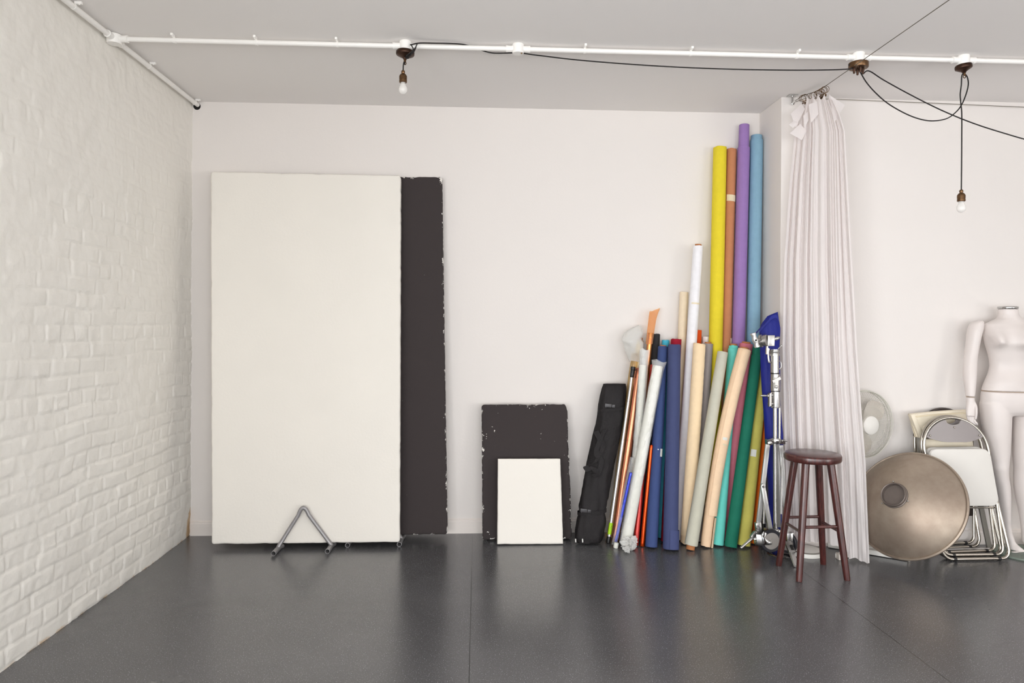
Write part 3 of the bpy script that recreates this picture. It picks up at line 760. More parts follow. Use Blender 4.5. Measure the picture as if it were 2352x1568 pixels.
def patch(t, v, ang, wid, hgt, m, name='tape', off=1.03, skew=0.):
    """sticker wrapped on the roll: v along, ang (radians, -pi/2 faces the room)"""
    r = t['R'](v)*off; n = 8; rs = []
    for h in (-.5, -.17, .17, .5):
        rs.append([t['B']+t['a']*(t['L']*v+h*hgt+skew*(k/n-.5)) + t['u']*(t['bow']*4*v*(1-v)) + (t['u']*math.cos(ang+(k/n-.5)*wid/r)+t['w']*math.sin(ang+(k/n-.5)*wid/r))*(r+.0006*math.sin(k*2.1+h*9)) for k in range(n+1)])
    return MB().rings(rs, False, False, False).build(name, m, t['obj'])
def fl(px, Y): return onfloor(px, Y)
g = None
# -- four tall rolls on the wall
G1 = 'tall paper rolls in the corner'
roll('paper_roll', 'tall yellow paper roll, first of the four tall rolls in the corner', paper('yellow', (226, 206, 50)), at(1653.5, 339, 4.705), fl(1634, 4.60), .046, .048, group=G1, wob=.006, seam=.4)
t = roll('paper_roll', 'tall brown paper roll patched with pale tape near its top', paper('brown', (192, 130, 92)), at(1680.5, 343, 4.718), fl(1655, 4.645), .0345, .036, group=G1, seam=-.9)
patch(t, .87, -PI/2-.1, .068, .044, M['tape'], skew=-.006); patch(t, .495, -PI/2+.75, .022, .062, M['tape'], off=1.09)
t = roll('paper_roll', 'tall violet paper roll reaching highest in the corner', paper('violet', (154, 122, 182)), at(1708, 339, 4.692), fl(1684, 4.612), .042, .043, group=G1, seam=.2)
MB().lathe([(.0355, -.06), (.034, .155), (.031, .158), (.025, .158), (.025, -.02)], t['T'], t['a'], 36).build('inner_layers', paper('violet_inner', (154, 122, 182)), t['obj'])
t = roll('paper_roll', 'tall light blue paper roll standing against the pier', paper('light_blue', (134, 172, 194)), at(1737.5, 322, 4.70), fl(1722, 4.615), .044, .046, group=G1, seam=.3)
MB().lathe([(.038, -.06), (.0375, .030), (.035, .033), (.027, .033), (.027, -.02)], t['T'], t['a'], 36).build('inner_layers', paper('light_blue_inner', (134, 172, 194)), t['obj'])
# -- behind
G2 = 'short paper rolls leaning in the corner'
t = roll('paper_roll', 'tall white paper roll with a brown core leaning highest left of the yellow roll', paper('white', (238, 237, 240)), at(1603.5, 565, 4.65), fl(1558, 4.565), .034, .040, core=.012, seam=-1.1)
patch(t, .80, -PI/2, .06, .010, M['tape'], off=1.06)
roll('paper_roll', 'pale cream paper roll mostly hidden behind the tall white roll', paper('cream', (236, 218, 190)), at(1571, 671, 4.722), fl(1545, 4.63), .029, .03)
roll('paper_roll', 'black paper roll with its end showing beside the orange gel', paper('black', (46, 44, 45)), at(1507, 767, 4.70), fl(1480, 4.55), .031, .033, neck=(.93, .9), group=G2)
roll('paper_roll', 'turquoise-blue paper roll end just showing above the first navy roll', paper('sky', (74, 178, 204)), at(1529, 781, 4.705), fl(1520, 4.60), .026, .027, group=G2)
roll('paper_roll', 'crimson paper roll end showing behind the second navy roll', paper('crimson', (150, 22, 44)), at(1553, 779, 4.655), fl(1531, 4.515), .036, .038, group=G2)
roll('paper_roll', 'orange-red paper roll end showing right of the tall white roll', paper('orange_red', (226, 84, 26)), at(1603, 758, 4.70), fl(1590, 4.63), .026, .027, group=G2)
roll('paper_roll', 'white paper roll end just showing above the grey roll', paper('white_short', (238, 234, 232)), at(1622, 773, 4.71), fl(1608, 4.66), .0255, .027, group=G2)
roll('paper_roll', 'mid grey paper roll standing behind the cream roll with torn edge', paper('grey', (150, 142, 140)), at(1626, 789, 4.60), fl(1600, 4.53), .034, .036, core=.010, group=G2)
roll('paper_roll', 'pink paper roll end with a brown core beside the green roll', paper('pink', (206, 118, 134)), at(1714, 789, 4.566), fl(1664, 4.54), .043, .043, core=.012, group=G2)
# -- front row
t = roll('paper_roll', 'turquoise paper roll with a brown core leaning beside the green roll', paper('turquoise', (108, 208, 196)), at(1685, 794, 4.58), fl(1649, 4.43), .035, .038, core=.012, seam=.1, group=G2, neck=(.985, .88))
t = roll('paper_roll', 'first navy blue paper roll from the plastic-wrapped rolls', paper('navy', (60, 76, 122)), at(1523, 796, 4.60), atz(1496, 1258), .034, .040, core=.008, seam=-1.0, group=G2)
patch(t, .46, -PI/2+.62, .020, .050, M['whitelabel']); patch(t, .475, -PI/2-.05, .008, .006, M['whitelabel'])
t = roll('paper_roll', 'second navy blue paper roll, widest, with a folded flap at its foot', paper('navy_dark', (66, 74, 112)), at(1549, 792, 4.55), atz(1540, 1263), .043, .049, seam=-1.2, group=G2)
# flap round the foot
mb = MB(); rs = []
for v in (0.0, .012, .05, .085, .089):
    rs.append([t['B']+t['a']*(t['L']*v) + (t['u']*math.cos(q)+t['w']*math.sin(q))*t['R'](v)*(1.09+.01*math.sin(q*5)) for q in [-1.9+2.5*k/14 for k in range(15)]])
mb.rings(rs, False, False, False).build('flap', paper('navy_flap', (68, 76, 116)), t['obj'])
t = roll('paper_roll', 'cream paper roll with a torn edge standing right of the tall white roll', paper('apricot', (240, 212, 174)), at(1606, 789, 4.547), fl(1577, 4.47), .039, .040, seam=.75, group=G2, wob=.008)
# torn outer sheet hanging off it
rs = []
for i in range(60):
    v = .04+.955*i/59
    jag = .016*noise.noise(Vector((v*38, 2, 0)))+.008*noise.noise(Vector((v*120, 5, 0)))
    q1 = -.62 + jag*8 + (.5 if v < .26 else 0)*0
    rs.append([t['B']+t['a']*(t['L']*v) + (t['u']*math.cos(q)+t['w']*math.sin(q))*t['R'](v)*(1.12+.05*(1-v)) for q in [-2.9+(q1+2.9)*k/16 for k in range(17)]])
MB().rings(rs, False, False, False).build('torn_sheet', paper('apricot_sheet', (242, 216, 178)), t['obj'])
t = roll('paper_roll', 'grey-green paper roll showing a brown core at its foot', paper('grey_green', (196, 194, 178)), at(1660, 808, 4.50), atz(1587, 1262)+Vector((0, 0, .03)), .0345, .042, core_b=.028, seam=.5, group=G2)
t = roll('paper_roll', 'peach paper roll with loose sheets at its foot leaning over the turquoise roll', paper('peach', (238, 206, 172)), at(1710, 801, 4.45), atz(1621, 1256), .040, .034, core=.010, seam=-2.0, group=G2, bow=-.030)
B_, a_, L_, u_, w_ = (t[k] for k in 'BaLuw'); bw = lambda v: u_*(t['bow']*4*v*(1-v))
rs = []
for i in range(30):
    v = .155+.84*i/29
    q0 = -2.15+.05*noise.noise(Vector((v*12, 0, 3)))
    rs.append([B_+a_*(L_*v) + bw(v) + u_*(.006*(1-v)) + (u_*math.cos(q)+w_*math.sin(q))*t['R'](v)*(1.10+.14*(1-v)) for q in [q0+(2.75)*k/16 for k in range(17)]])
MB().rings(rs, False, False, False).build('loose_sheet', paper('peach_sheet', (242, 212, 178)), t['obj'])
rs = []
for i in range(10):
    v = -.012+.16*i/9
    rs.append([B_+a_*(L_*max(v, 0)) + bw(max(v, 0)) + u_*.008 + (u_*math.cos(q)+w_*math.sin(q))*t['R'](0)*(1.16) for q in [-1.15+.95*k/8 for k in range(9)]])
MB().rings(rs, False, False, False).build('loose_strip', paper('peach_strip', (242, 212, 178)), t['obj'])
patch(t, .54, -PI/2+.05, .03, .018, M['whitelabel'], off=1.22); patch(t, .51, -PI/2+.25, .032, .010, M['tape'], off=1.22, skew=-.004)
t = roll('paper_roll', 'dark green paper roll leaning between the turquoise and the lime rolls', paper('green', (26, 110, 88)), at(1740, 798, 4.52), fl(1678, 4.37), .035, .040, seam=2.4, group=G2, neck=(.96, .9))
t = roll('paper_roll', 'lime green paper roll with a white sticker leaning beside the green roll', paper('lime', (198, 190, 96)), at(1754.5, 836, 4.555), fl(1708, 4.40), .035, .041, seam=.2, group=G2)
patch(t, .50, -PI/2-.45, .036, .046, M['whitelabel']); patch(t, .86, -PI/2+.35, .016, .022, mat('orange_sticker', (236, 160, 20), .5))
roll('paper_roll', 'narrow burnt orange paper roll showing right of the lime roll', paper('burnt_orange', (206, 96, 18)), at(1763, 960, 4.515), fl(1732, 4.455), .026, .026)

# ---- gels, foils and wrapped rolls
def fl2(px, py, dz=0.): return atz(px, py, dz)
def crumple(c, r, seed, m, name, parent, st=(1, 1, 1), amp=.5, sub=4):
    bm = bmesh.new(); bmesh.ops.create_icosphere(bm, subdivisions=sub, radius=1)
    mb = MB()
    for v in bm.verts:
        d = 1 + amp*fbm(v.co+Vector((seed, seed*.7, 0)), 1.7, 4); mb.v.append(Vector(c)+Vector((v.co.x*st[0], v.co.y*st[1], v.co.z*st[2]))*r*d)
    for f in bm.faces: mb.f.append(tuple(v.index for v in f.verts))
    bm.free(); return mb.build(name, m, parent, angle=25)
def wrap(parent, B, T, rb, rt, m, name='plastic_wrap', open_top=.0, seed=1., n=30, flare=1.0, N=40, amp=.10):
    """loose film sleeve round the roll"""
    B, T = Vector(B), Vector(T); a = (T-B).normalized(); L = (T-B).length; u = Vector((1, 0, 0)); u = (u-a*u.dot(a)).normalized(); w = a.cross(u); rs = []
    for i in range(N+1):
        v = i/N; r = rb+(rt-rb)*v
        if open_top and v > 1-open_top: r *= 1+(flare-1)*((v-1+open_top)/open_top)
        p = B+a*L*v
        rs.append([p+(u*math.cos(q)+w*math.sin(q)*.8)*r*(1+amp*fbm((math.cos(q)*1.2+seed, math.sin(q)*1.2, v*12), 1.3, 3))+a*(.05*open_top*6*noise.noise(Vector((q*1.1, seed, 0))) if i == N else 0) for q in [2*PI*k/n for k in range(n)]])
    return MB().rings(rs, True, False, False).build(name, m, parent, angle=60)
# amber plastic roll, in a clear bag whose open end flops over
t = roll('gel_roll', 'pale amber roll in a clear plastic bag right of the black bag', M['gel_brown'], at(1470, 782, 4.70), fl(1406, 4.605), .026, .017, cat='gel roll', part='film_roll', coremat=M['core'], core=.02)
wrap(t['obj'], fl(1404, 4.60)+Vector((0, 0, .02)), at(1462, 812, 4.695), .028, .034, M['film_amber'], 'plastic_bag', seed=3.1)
P0 = [at(*p) for p in ((1461, 830, 4.665), (1456, 800, 4.66), (1452, 782, 4.655), (1456, 764, 4.665), (1463, 752, 4.675), (1470, 748, 4.685))]
rs = []; Sp = spline(P0, 5)
for i, p in enumerate(Sp):
    v = i/(len(Sp)-1); r = interp(v, [0, .35, .6, .85, 1], [.045, .068, .062, .03, .008])
    rs.append([p+Vector((math.cos(q)*r*(1+.28*noise.noise(Vector((q*1.4, v*5, 2)))), math.sin(q)*r*.55, math.sin(q*2+v*6)*.006)) for q in [2*PI*k/30 for k in range(30)]])
MB().rings(rs, True, False, False).build('bag_mouth', M['film_milky'], t['obj'], angle=40)
crumple(fl(1396, 4.585)+Vector((0, 0, .024)), .018, 4., M['film_amber'], 'plastic_end', t['obj'], (1, .8, 1), .5)
# copper gel
t = roll('gel_roll', 'copper foil gel roll just right of the silver telescopic pole', M['gel_copper'], at(1469, 846, 4.628), fl(1413, 4.515), .0275, .026, cat='gel roll', part='film_roll', seam=-1.8)
# tall orange gel
t = roll('gel_roll', 'tallest orange transparent gel roll with a flared open end', M['gel_orange'], at(1494, 764, 4.665), fl(1452, 4.61), .018, .02, cat='gel roll', part='film_roll')
Pa = [at(1491, 790, 4.65), at(1495, 757, 4.67), at(1498, 736, 4.68), at(1501, 722, 4.685), at(1504, 712, 4.69)]; rs = []
for i, p in enumerate(spline(Pa, 4)):
    v = i/16; r = interp(v, [0, .5, .8, 1], [.024, .027, .032, .036]); rs.append([p+Vector((math.cos(q)*r, math.sin(q)*r*.5, (.012*math.cos(q)+.004*math.sin(q*3))*v)) for q in [2*PI*k/28 for k in range(28)]])
MB().rings(rs, True, False, False).build('open_end', M['gel_orange_thin'], t['obj'])
# red, fiery
roll('gel_roll', 'red gel roll running behind the wrapped white rolls', M['gel_red'], at(1499, 838, 4.61), fl(1460, 4.44), .017, .019, cat='gel roll', part='film_roll')
roll('gel_roll', 'glossy fiery orange gel roll standing left of the first navy roll', M['gel_fire'], at(1496, 1022, 4.475), fl2(1475, 1255), .0105, .014, cat='gel roll', part='film_roll')
# wrapped white rolls
t = roll('wrapped_roll', 'white roll in milky plastic partly hidden behind the front wrapped roll', paper('white_wrapped', (228, 228, 220)), at(1477, 838, 4.56), fl(1449, 4.52), .025, .023, cat='wrapped roll')
wrap(t['obj'], fl(1448, 4.515)+Vector((0, 0, .03)), at(1481, 803, 4.57), .029, .031, M['film_milky'], seed=5., open_top=.05, flare=1.15)
t = roll('wrapped_roll', 'front white roll in clear plastic with a crumpled end on the floor', paper('white_front', (236, 236, 230)), at(1511, 840, 4.50), fl2(1437, 1255)+Vector((0, 0, .012)), .033, .037, cat='wrapped roll')
wrap(t['obj'], fl2(1436, 1256)+Vector((0, 0, .02)), at(1514, 829, 4.505), .040, .0385, M['film'], seed=7., open_top=.04, flare=1.3)
crumple(fl2(1446, 1262)+Vector((-.004, -.02, .052)), .036, 1.2, M['film_milky'], 'plastic_end', t['obj'], (1.1, .8, 1.), .75)
crumple(fl2(1441, 1270)+Vector((-.004, -.0, .026)), .022, 2.2, M['film_milky'], 'plastic_end', t['obj'], (1., .8, .8), .6)
# blue gel in clear plastic
t = roll('gel_roll', 'thin blue gel roll in crinkled clear plastic left of the front wrapped roll', M['gel_blue'], at(1449, 1085, 4.445), fl2(1414, 1254)+Vector((0, 0, .028)), .010, .0105, cat='gel roll', part='film_roll', core_b=.012)
MB().lathe([(.013, 0), (.015, .004), (.015, .03), (.0135, .034), (0, .034)], fl2(1413, 1258)+Vector((.002, 0, 0)), t['a'], 20).build('end_cap', M['whitelabel'], t['obj'])
wrap(t['obj'], fl2(1411, 1255)+Vector((0, 0, .012)), at(1452, 1050, 4.47), .018, .013, M['film_thin'], seed=9., amp=.22)
# silver pole
t = thing('telescopic_pole', 'silver telescopic pole with a lime sticker and black ends', 'pole', fl2(1397, 1248))
b0, b1 = fl2(1397, 1247)+Vector((0, 0, .002)), at(1454.5, 842, 4.615); ax = (b1-b0)
MB().tube([b0+ax*.03, b0+ax*.58], .0118, 16).build('tube', M['silver'], t); MB().tube([b0+ax*.58, b0+ax*.80], .0102, 16).tube([b0+ax*.80, b0+ax*.97], .0092, 16).build('inner_tube', M['silver'], t)
MB().tube([b0+ax*.576, b0+ax*.582], .0124, 16).build('joint_ring', M['satin'], t); MB().tube([b0+ax*.797, b0+ax*.802], .0108, 16).build('joint_ring', M['satin'], t)
MB().tube([b0, b0+ax*.012, b0+ax*.036], [.013, .0152, .0145], 16).build('foot', M['blackplastic'], t)
e = b0+ax*.955; d = ax.normalized()
MB().lathe([(.011, -.02), (.0135, -.016), (.0145, .012), (.0135, .03), (.0165, .032), (.0165, .05), (.014, .052), (.006, .052)], e, d, 20).ell(e+d*.032+Vector((.014, 0, 0)), (.006, .006, .008), 10, 6).build('cap', M['blackplastic'], t)
MB().tube([b0+ax*.048, b0+ax*.112], .0124, 18, cap=False).build('sticker', M['green_tag'], t)
mb = MB()
q = b0+ax*.088
for dx, dz, w_, h_ in ((.002, .008, .003, .004), (-.001, .0, .004, .002), (.003, -.004, .0015, .006), (-.003, -.010, .002, .005), (.001, -.016, .004, .0015)):
    mb.obox(q+Vector((dx+dz*.15, -.0124, dz)), (w_*.5, 0, 0), (0, .0004, 0), (.0, 0, h_*.5))
mb.build('sticker_print', M['ink'], t)

# ================================================================== BLUE BAG
def blue_bag():
    t = thing('fabric_bag', 'royal blue fabric bag standing upright behind the chrome stand', 'bag', onfloor(1778, 4.335))
    n = 70; rs = []; k_ = 40
    L_ = ([724, 745, 760, 800, 850, 900, 1000, 1100, 1215], [1764, 1748, 1744, 1745, 1748, 1751, 1757, 1763, 1769])
    R_ = ([724, 745, 765, 800, 900, 1000, 1100, 1215], [1786, 1789, 1793, 1791, 1791, 1798, 1796, 1793])
    for i in range(n+1):
        v = i/n; py = 1240-(1240-726)*v; Y = 4.335+.015*v
        l, r = interp(py, *L_), interp(py, *R_); hd = interp(v, [0, .05, .5, .9, .97, 1], [.03, .045, .045, .036, .022, .008]); ring = []
        c = at((l+r)/2, py, Y); hw = (r-l)/2*MPP(Y)
        for k in range(k_):
            q = 2*PI*k/k_; cc, ss = math.cos(q), math.sin(q); f = 1+.07*fbm((cc*1.6, ss*1.6, v*5), 1.2, 3)
            ring.append(c+Vector((cc*hw*(1+.03*math.sin(v*20)), ss*hd*f*(1+.25*noise.noise(Vector((cc*4, v*9, 1)))), .02*cc*v if v < .9 else .014*cc+.014)))
        rs.append(ring)
    for k in range(k_): rs[0][k].z = .004
    MB().rings(rs).build('body', M['bluecloth'], t, angle=80)
    # hem band round the mouth, tied strap
    rs = []
    for h in (0, 1):
        rs.append([at(px, py+h*7.5, 4.305) for px, py in ((1744, 757), (1750, 749), (1760, 738), (1772, 725+h*1), (1780, 722), (1786, 724), (1788, 732))])
    mb = MB().rings(rs, False, False, False); mb.build('hem', M['bluecloth'], t, angle=80)
    rs = []
    for p in spline([at(1763, 735, 4.298), at(1752, 747, 4.288), at(1742, 758, 4.27), at(1735, 768, 4.25)], 5):
        w_ = Vector((.012, 0, .010)); rs.append([p-w_, p+w_, p+w_+Vector((0, .004, 0)), p-w_+Vector((0, .004, 0))])
    MB().rings(rs).build('strap', M['bluecloth'], t)
blue_bag()

# ================================================================== CHROME ROLLING STAND
def rolling_stand():
    Y = 4.235; K = MPP(Y)
    P = lambda px, py, dy=0.: at(px, py, Y+dy)
    base = onfloor(1780, Y); t = thing('light_stand', 'chrome rolling lighting stand with a grip head and folded legs', 'stand', base)
    ch, sa, fb = M['chrome'], M['satin'], M['flatbar']
    # column sections
    def cyl(px, y0, y1, w): return MB().tube([P(px, y0), P(px, y1)], w*K/2, 20)
    cyl(1779.5, 812, 856, 19).tube([P(1779.5, 802), P(1779.5, 812)], 19.5*K/2, 20).build('column_head', ch, t)
    MB().lathe([(11.2*K, 0), (11.2*K, .01), (10.4*K, .012), (10.4*K, .02), (10.9*K, .022), (10.9*K, .03), (9.6*K, .034)], P(1779, 812)-Vector((0, 0, .012)), (0, 0, 1), 24).build('collar', sa, t)
    cyl(1779.6, 855.5, 858.5, 19.6).build('gasket', M['blackplastic'], t)
    cyl(1780.5, 858.5, 897, 20).build('column_section', sa, t)
    cyl(1780.8, 896.5, 899, 20.4).build('gasket', M['blackplastic'], t)
    MB().lathe([(10.2*K, 0), (10.4*K, -.01), (10.6*K, -.09), (10*K, -.1), (5*K, -.1)], P(1781.5, 899), (0, 0, 1), 24).build('column_section', ch, t)
    MB().tube([P(1780, 930), P(1781, 1212)], 4.6*K, 18).build('column_tube', ch, t)
    MB().tube([P(1790.5, 932, .012), P(1790, 1014, .012)], 3.0*K, 14).build('side_tube', ch, t)
    # handles, latches
    hd = P(1793, 845); MB().tube(spline([P(1788, 830), P(1792, 829), P(1794, 834), P(1794, 843), P(1790, 847), P(1787, 845)], 5), .004, 8).build('handle', sa, t)
    MB().tube(spline([P(1766, 800), P(1764.5, 815), P(1766, 830), P(1770, 832)], 5), .006, 8).obox(P(1762, 806, -.01), (.007, 0, 0), (0, .006, 0), (0, 0, .02)).build('lever', sa, t)
    for y0, s in ((870, 1),):
        MB().obox(P(1783.5, 872, -.03), (.024, 0, .012), (0, .004, 0), (-.004, 0, .008)).build('lever', sa, t)
        MB().lathe([(.009, 0), (.009, .008), (.005, .010), (0, .010)], P(1783, 888, -.028), (0, -1, 0), 16).obox(P(1783, 879, -.024), (.011, 0, 0), (0, .006, 0), (0, 0, .035)).build('latch', sa, t)
    for px, py, dx in ((1769, 907, -1), (1769, 927, -.35)):
        q = P(px, py, -.01); MB().tube([q+Vector((.02, 0, 0)), q+Vector((-.012, 0, 0))], .009, 14).build('knob', sa, t)
    q = P(1764, 908.5, -.012); MB().ell(q+Vector((-.024, 0, 0)), (.024, .006, .007), 14, 8).ell(q+Vector((.004, 0, -.001)), (.012, .01, .011), 14, 8).build('wing_knob', sa, t)
    MB().obox(P(1768, 917, -.02), (.006, 0, .004), (0, .012, 0), (0, 0, .04)).build('clamp_plate', sa, t)
    q = P(1795, 794); MB().tube([P(1787, 801), q], .004, 8).ell(q, (.006, .005, .009), 10, 8, Matrix.Rotation(-.7, 3, 'Y')).build('wing_knob', sa, t)
    # grip head
    g = thing_part = MB().lathe([(.036, -.026), (.04, -.022), (.04, -.012), (.03, -.010), (.03, .0), (.036, .002), (.036, .016), (.03, .02), (0, .02)], P(1755, 782), (.75, -.62, .12), 28).build('grip_head', sa, t)
    MB().obox(P(1768, 782, .0), (.022, .0, .0), (0, .024, 0), (.001, 0, .034)).build('grip_jaw', sa, g, bevel=.004)
    MB().tube([P(1748, 781, -.01), P(1736, 780, -.03)], .009, 14).build('screw', sa, g)
    # T-shaped handle of the clamp (waisted grip)
    hc = P(1734.5, 781, -.035); va = (P(1740.5, 798, -.035)-P(1730, 766, -.035)); L = va.length; v_ = va.normalized()
    MB().lathe([(0, -L/2), (.017, -L/2), (.018, -L/2+.006), (.0135, -L*.30), (.0155, -L*.12), (.0185, 0), (.0155, L*.14), (.0125, L*.32), (.0175, L/2-.006), (.016, L/2), (0, L/2)], hc, v_, 22).build('clamp_handle', M['silver'], g)
    MB().lathe([(.006, 0), (.006, .002), (0, .002)], hc+Vector((-.003, -.0185, 0)), (0, -1, 0), 12).build('handle_hole', M['pipedark'], g)
    MB().tube([P(1774, 779), P(1780, 778)], .007, 12).ell(P(1784, 777, -.01), (.022, .007, .011), 16, 10, Matrix.Rotation(-.35, 3, 'Y')).build('wing_knob', sa, g)
    MB().tube([P(1762, 790), P(1762, 800)], .008, 12).build('spigot', sa, g)
    # leg collar
    c = P(1781, 1011)
    MB().lathe([(11*K, -.016), (12*K, -.012), (12*K, .012), (11*K, .016), (4.5*K, .016)], c, (0, 0, 1), 24).build('leg_collar', ch, t)
    MB().obox(P(1766, 1014, -.015), (.018, 0, .004), (0, .012, 0), (0, 0, .018)).lathe([(.012, 0), (.013, .012), (.006, .016), (0, .016)], P(1768, 1017, -.02), (0, -1, 0), 16).build('hinge', ch, t)
    MB().obox(P(1795, 1014, -.01), (.02, 0, .0), (0, .010, 0), (0, 0, .014)).tube([P(1797, 1012, -.02), P(1808, 1013, -.02)], .004, 8).build('hinge', ch, t)
    # folded legs (flat bars) and braces
    def leg(p, q, w, m=fb, dy=0.): return MB().bar(p, q, w*K, .016)
    leg(P(1763, 1020, -.02), P(1741.5, 1204, -.03), 10).build('leg', fb, t, bevel=.002)
    leg(P(1793, 1022, -.02), P(1807, 1222, -.03), 9).build('leg', fb, t, bevel=.002)
    leg(P(1787, 1020, .03), P(1789, 1210, .045), 7).build('leg', fb, t, bevel=.002)
    MB().bar(P(1752, 1115, -.055), P(1769.5, 1214, -.05), 9.5*K, .012).lathe([(5*K, 0), (5*K, .012), (0, .012)], P(1752, 1115, -.049), (0, -1, 0), 16).build('brace', M['silver'], t, bevel=.0015)
    MB().lathe([(.004, 0), (.004, .003), (0, .003)], P(1752, 1117, -.061), (0, -1, 0), 10).build('rivet', M['blackplastic'], t)
    MB().bar(P(1797, 1050, -.035), P(1794, 1180, -.035), 4*K, .01).build('brace', M['silver'], t)
    # hub at the bottom of the column
    MB().box(tuple(P(1764, 1224, -.045)), tuple(P(1784, 1211, .02))).build('hub', sa, t, bevel=.003)
    MB().lathe([(.012, 0), (.014, .01), (.009, .014), (0, .014)], P(1782, 1219, -.045), (0, -1, 0), 16).build('hub_knob', ch, t)
    # left foot: knuckle, brake lever, caster
    j = MB().obox(P(1741.5, 1212, -.035), (.017, 0, .003), (0, .014, 0), (-.004, 0, .035)).build('knuckle', sa, t, bevel=.003)
    MB().lathe([(.013, 0), (.013, .004), (.009, .008), (0, .008)], P(1740.5, 1211, -.05), (0, -1, 0), 18).build('bolt', ch, j)
    MB().bar(P(1737, 1222, -.035), P(1727, 1236, -.045), 12*K, .022).build('toggle', sa, t, bevel=.003)
    lv = MB().tube([P(1728, 1235, -.05), P(1720, 1242, -.06), P(1704, 1256, -.07)], [.010, .009, .008], 12).ell(P(1703, 1257, -.07), (.009, .008, .009), 10, 8).build('brake_lever', sa, t)
    def caster(c, parent, ang, r, fork0):
        ax = Vector((math.sin(ang), -math.cos(ang), 0))
        w = MB().lathe([(r*.62, -.012), (r*.94, -.013), (r, -.009), (r, .009), (r*.94, .013), (r*.62, .012)], c, ax, 36).build('wheel', M['rubber'], parent)
        MB().lathe([(0, -.0175), (r*.2, -.0175), (r*.22, -.0140), (r*.66, -.0140), (r*.72, -.0128), (r*.72, .0128), (r*.66, .0140), (r*.22, .0140), (r*.2, .0175), (0, .0175)], c, ax, 32).build('wheel_disc', M['wheelgrey'], w)
        return w
    cc = P(1770, 1241, -.07); r = 26*K
    cst = MB().lathe([(.014, 0), (.024, .006), (.028, .02), (.026, .04), (.018, .05), (0, .05)], P(1733, 1241, -.05), (.9, -.1, -.15), 24).build('caster', ch, t)
    caster(cc, cst, .12, r, None)
    for s in (-1,):
        rs = []
        for p, w_ in ((P(1737, 1238, -.085), .030), (P(1748, 1240, -.094), .034), (P(1758, 1243, -.094), .022), (P(1766, 1246, -.092), .014), (P(1772, 1246.5, -.09), .010)):
            rs.append([p+Vector((0, -.002, w_)), p+Vector((0, -.006, w_*.4)), p+Vector((0, -.006, -w_*.5)), p+Vector((0, -.002, -w_)), p+Vector((0, .003, -w_*.8)), p+Vector((0, .003, w_*.8))])
        MB().rings(rs).bar(P(1749, 1238, -.09), P(1758, 1223, -.085), 9*K, .008).build('fork', ch, cst, bevel=.001)
    MB().lathe([(.010, 0), (.010, .004), (.006, .006), (0, .006)], P(1769, 1246, -.095), (0, -1, 0), 14).build('axle_bolt', sa, cst)
    # right foot: clamp with a folded toe pointing to the room
    MB().obox(P(1812.5, 1233, -.06), (.019, 0, 0), (0, .016, 0), (0, 0, .026)).obox(P(1812.5, 1224, -.05), (.02, 0, 0), (0, .02, 0), (0, 0, .006)).build('knuckle', ch, t, bevel=.003)
    MB().bar(P(1809, 1244, -.07), P(1820, 1270, -.12), 14*K, .02).build('toggle', sa, t, bevel=.003)
    MB().bar(P(1816, 1252, -.09), P(1820, 1264, -.11), 6*K, .024).build('toggle_slot', M['pipedark'], t, bevel=.001)
    e0, e1 = P(1818, 1269, -.115), atz(1830, 1301, .006); MB().bar(e0, e1, 12*K, .014).build('brake_lever', M['silver'], t, bevel=.002)
    c3 = P(1807, 1254, .0); c3.z = r*.95+.012; cs2 = MB().lathe([(.012, 0), (.022, -.01), (.022, -.03), (.012, -.036), (0, -.036)], c3+Vector((0, -.01, .045)), (0, 0, 1), 20).build('caster', ch, t)
    caster(c3, cs2, -.9, r*.95, None)
    MB().bar(c3+Vector((-.018, -.02, .03)), c3+Vector((.0, -.02, -.002)), .03, .006).build('fork', ch, cs2)
rolling_stand()
# thin pole behind it
t = thing('thin_pole', 'thin white pole with a black foot behind the chrome stand', 'pole', onfloor(1753, 4.35))
b = onfloor(1753, 4.35); q = at(1758, 1060, 4.39)
MB().tube([b+(q-b)*.28, q], .006, 12).build('tube', M['conduit'], t); MB().tube([b+Vector((0, 0, .001)), b+(q-b)*.29], .011, 14).build('sleeve', M['blackplastic'], t)
# two round bases on the floor
c = atz(1794, 1272); t = thing('round_base', 'chrome dish-shaped round base on the floor under the rolling stand', 'base', c)
r = .080; MB().lathe([(r, .0005), (r+.002, .003), (r*.98, .006), (r*.5, .008), (0, .009)], c, n=48).build('disc', M['chrome'], t)
c = atz(1851, 1271); t = thing('round_base', 'white round drum base on the floor behind the stool', 'base', c)
r = .100; MB().lathe([(r, .0005), (r, .026), (r*.97, .03), (r*.3, .034), (0, .034)], c, n=48).build('drum', M['fanwhite'], t)
MB().lathe([(r+.0015, .026), (r+.0015, .028), (r*.98, .0305)], c, n=48).build('rim_line', M['chairgrey'], t)

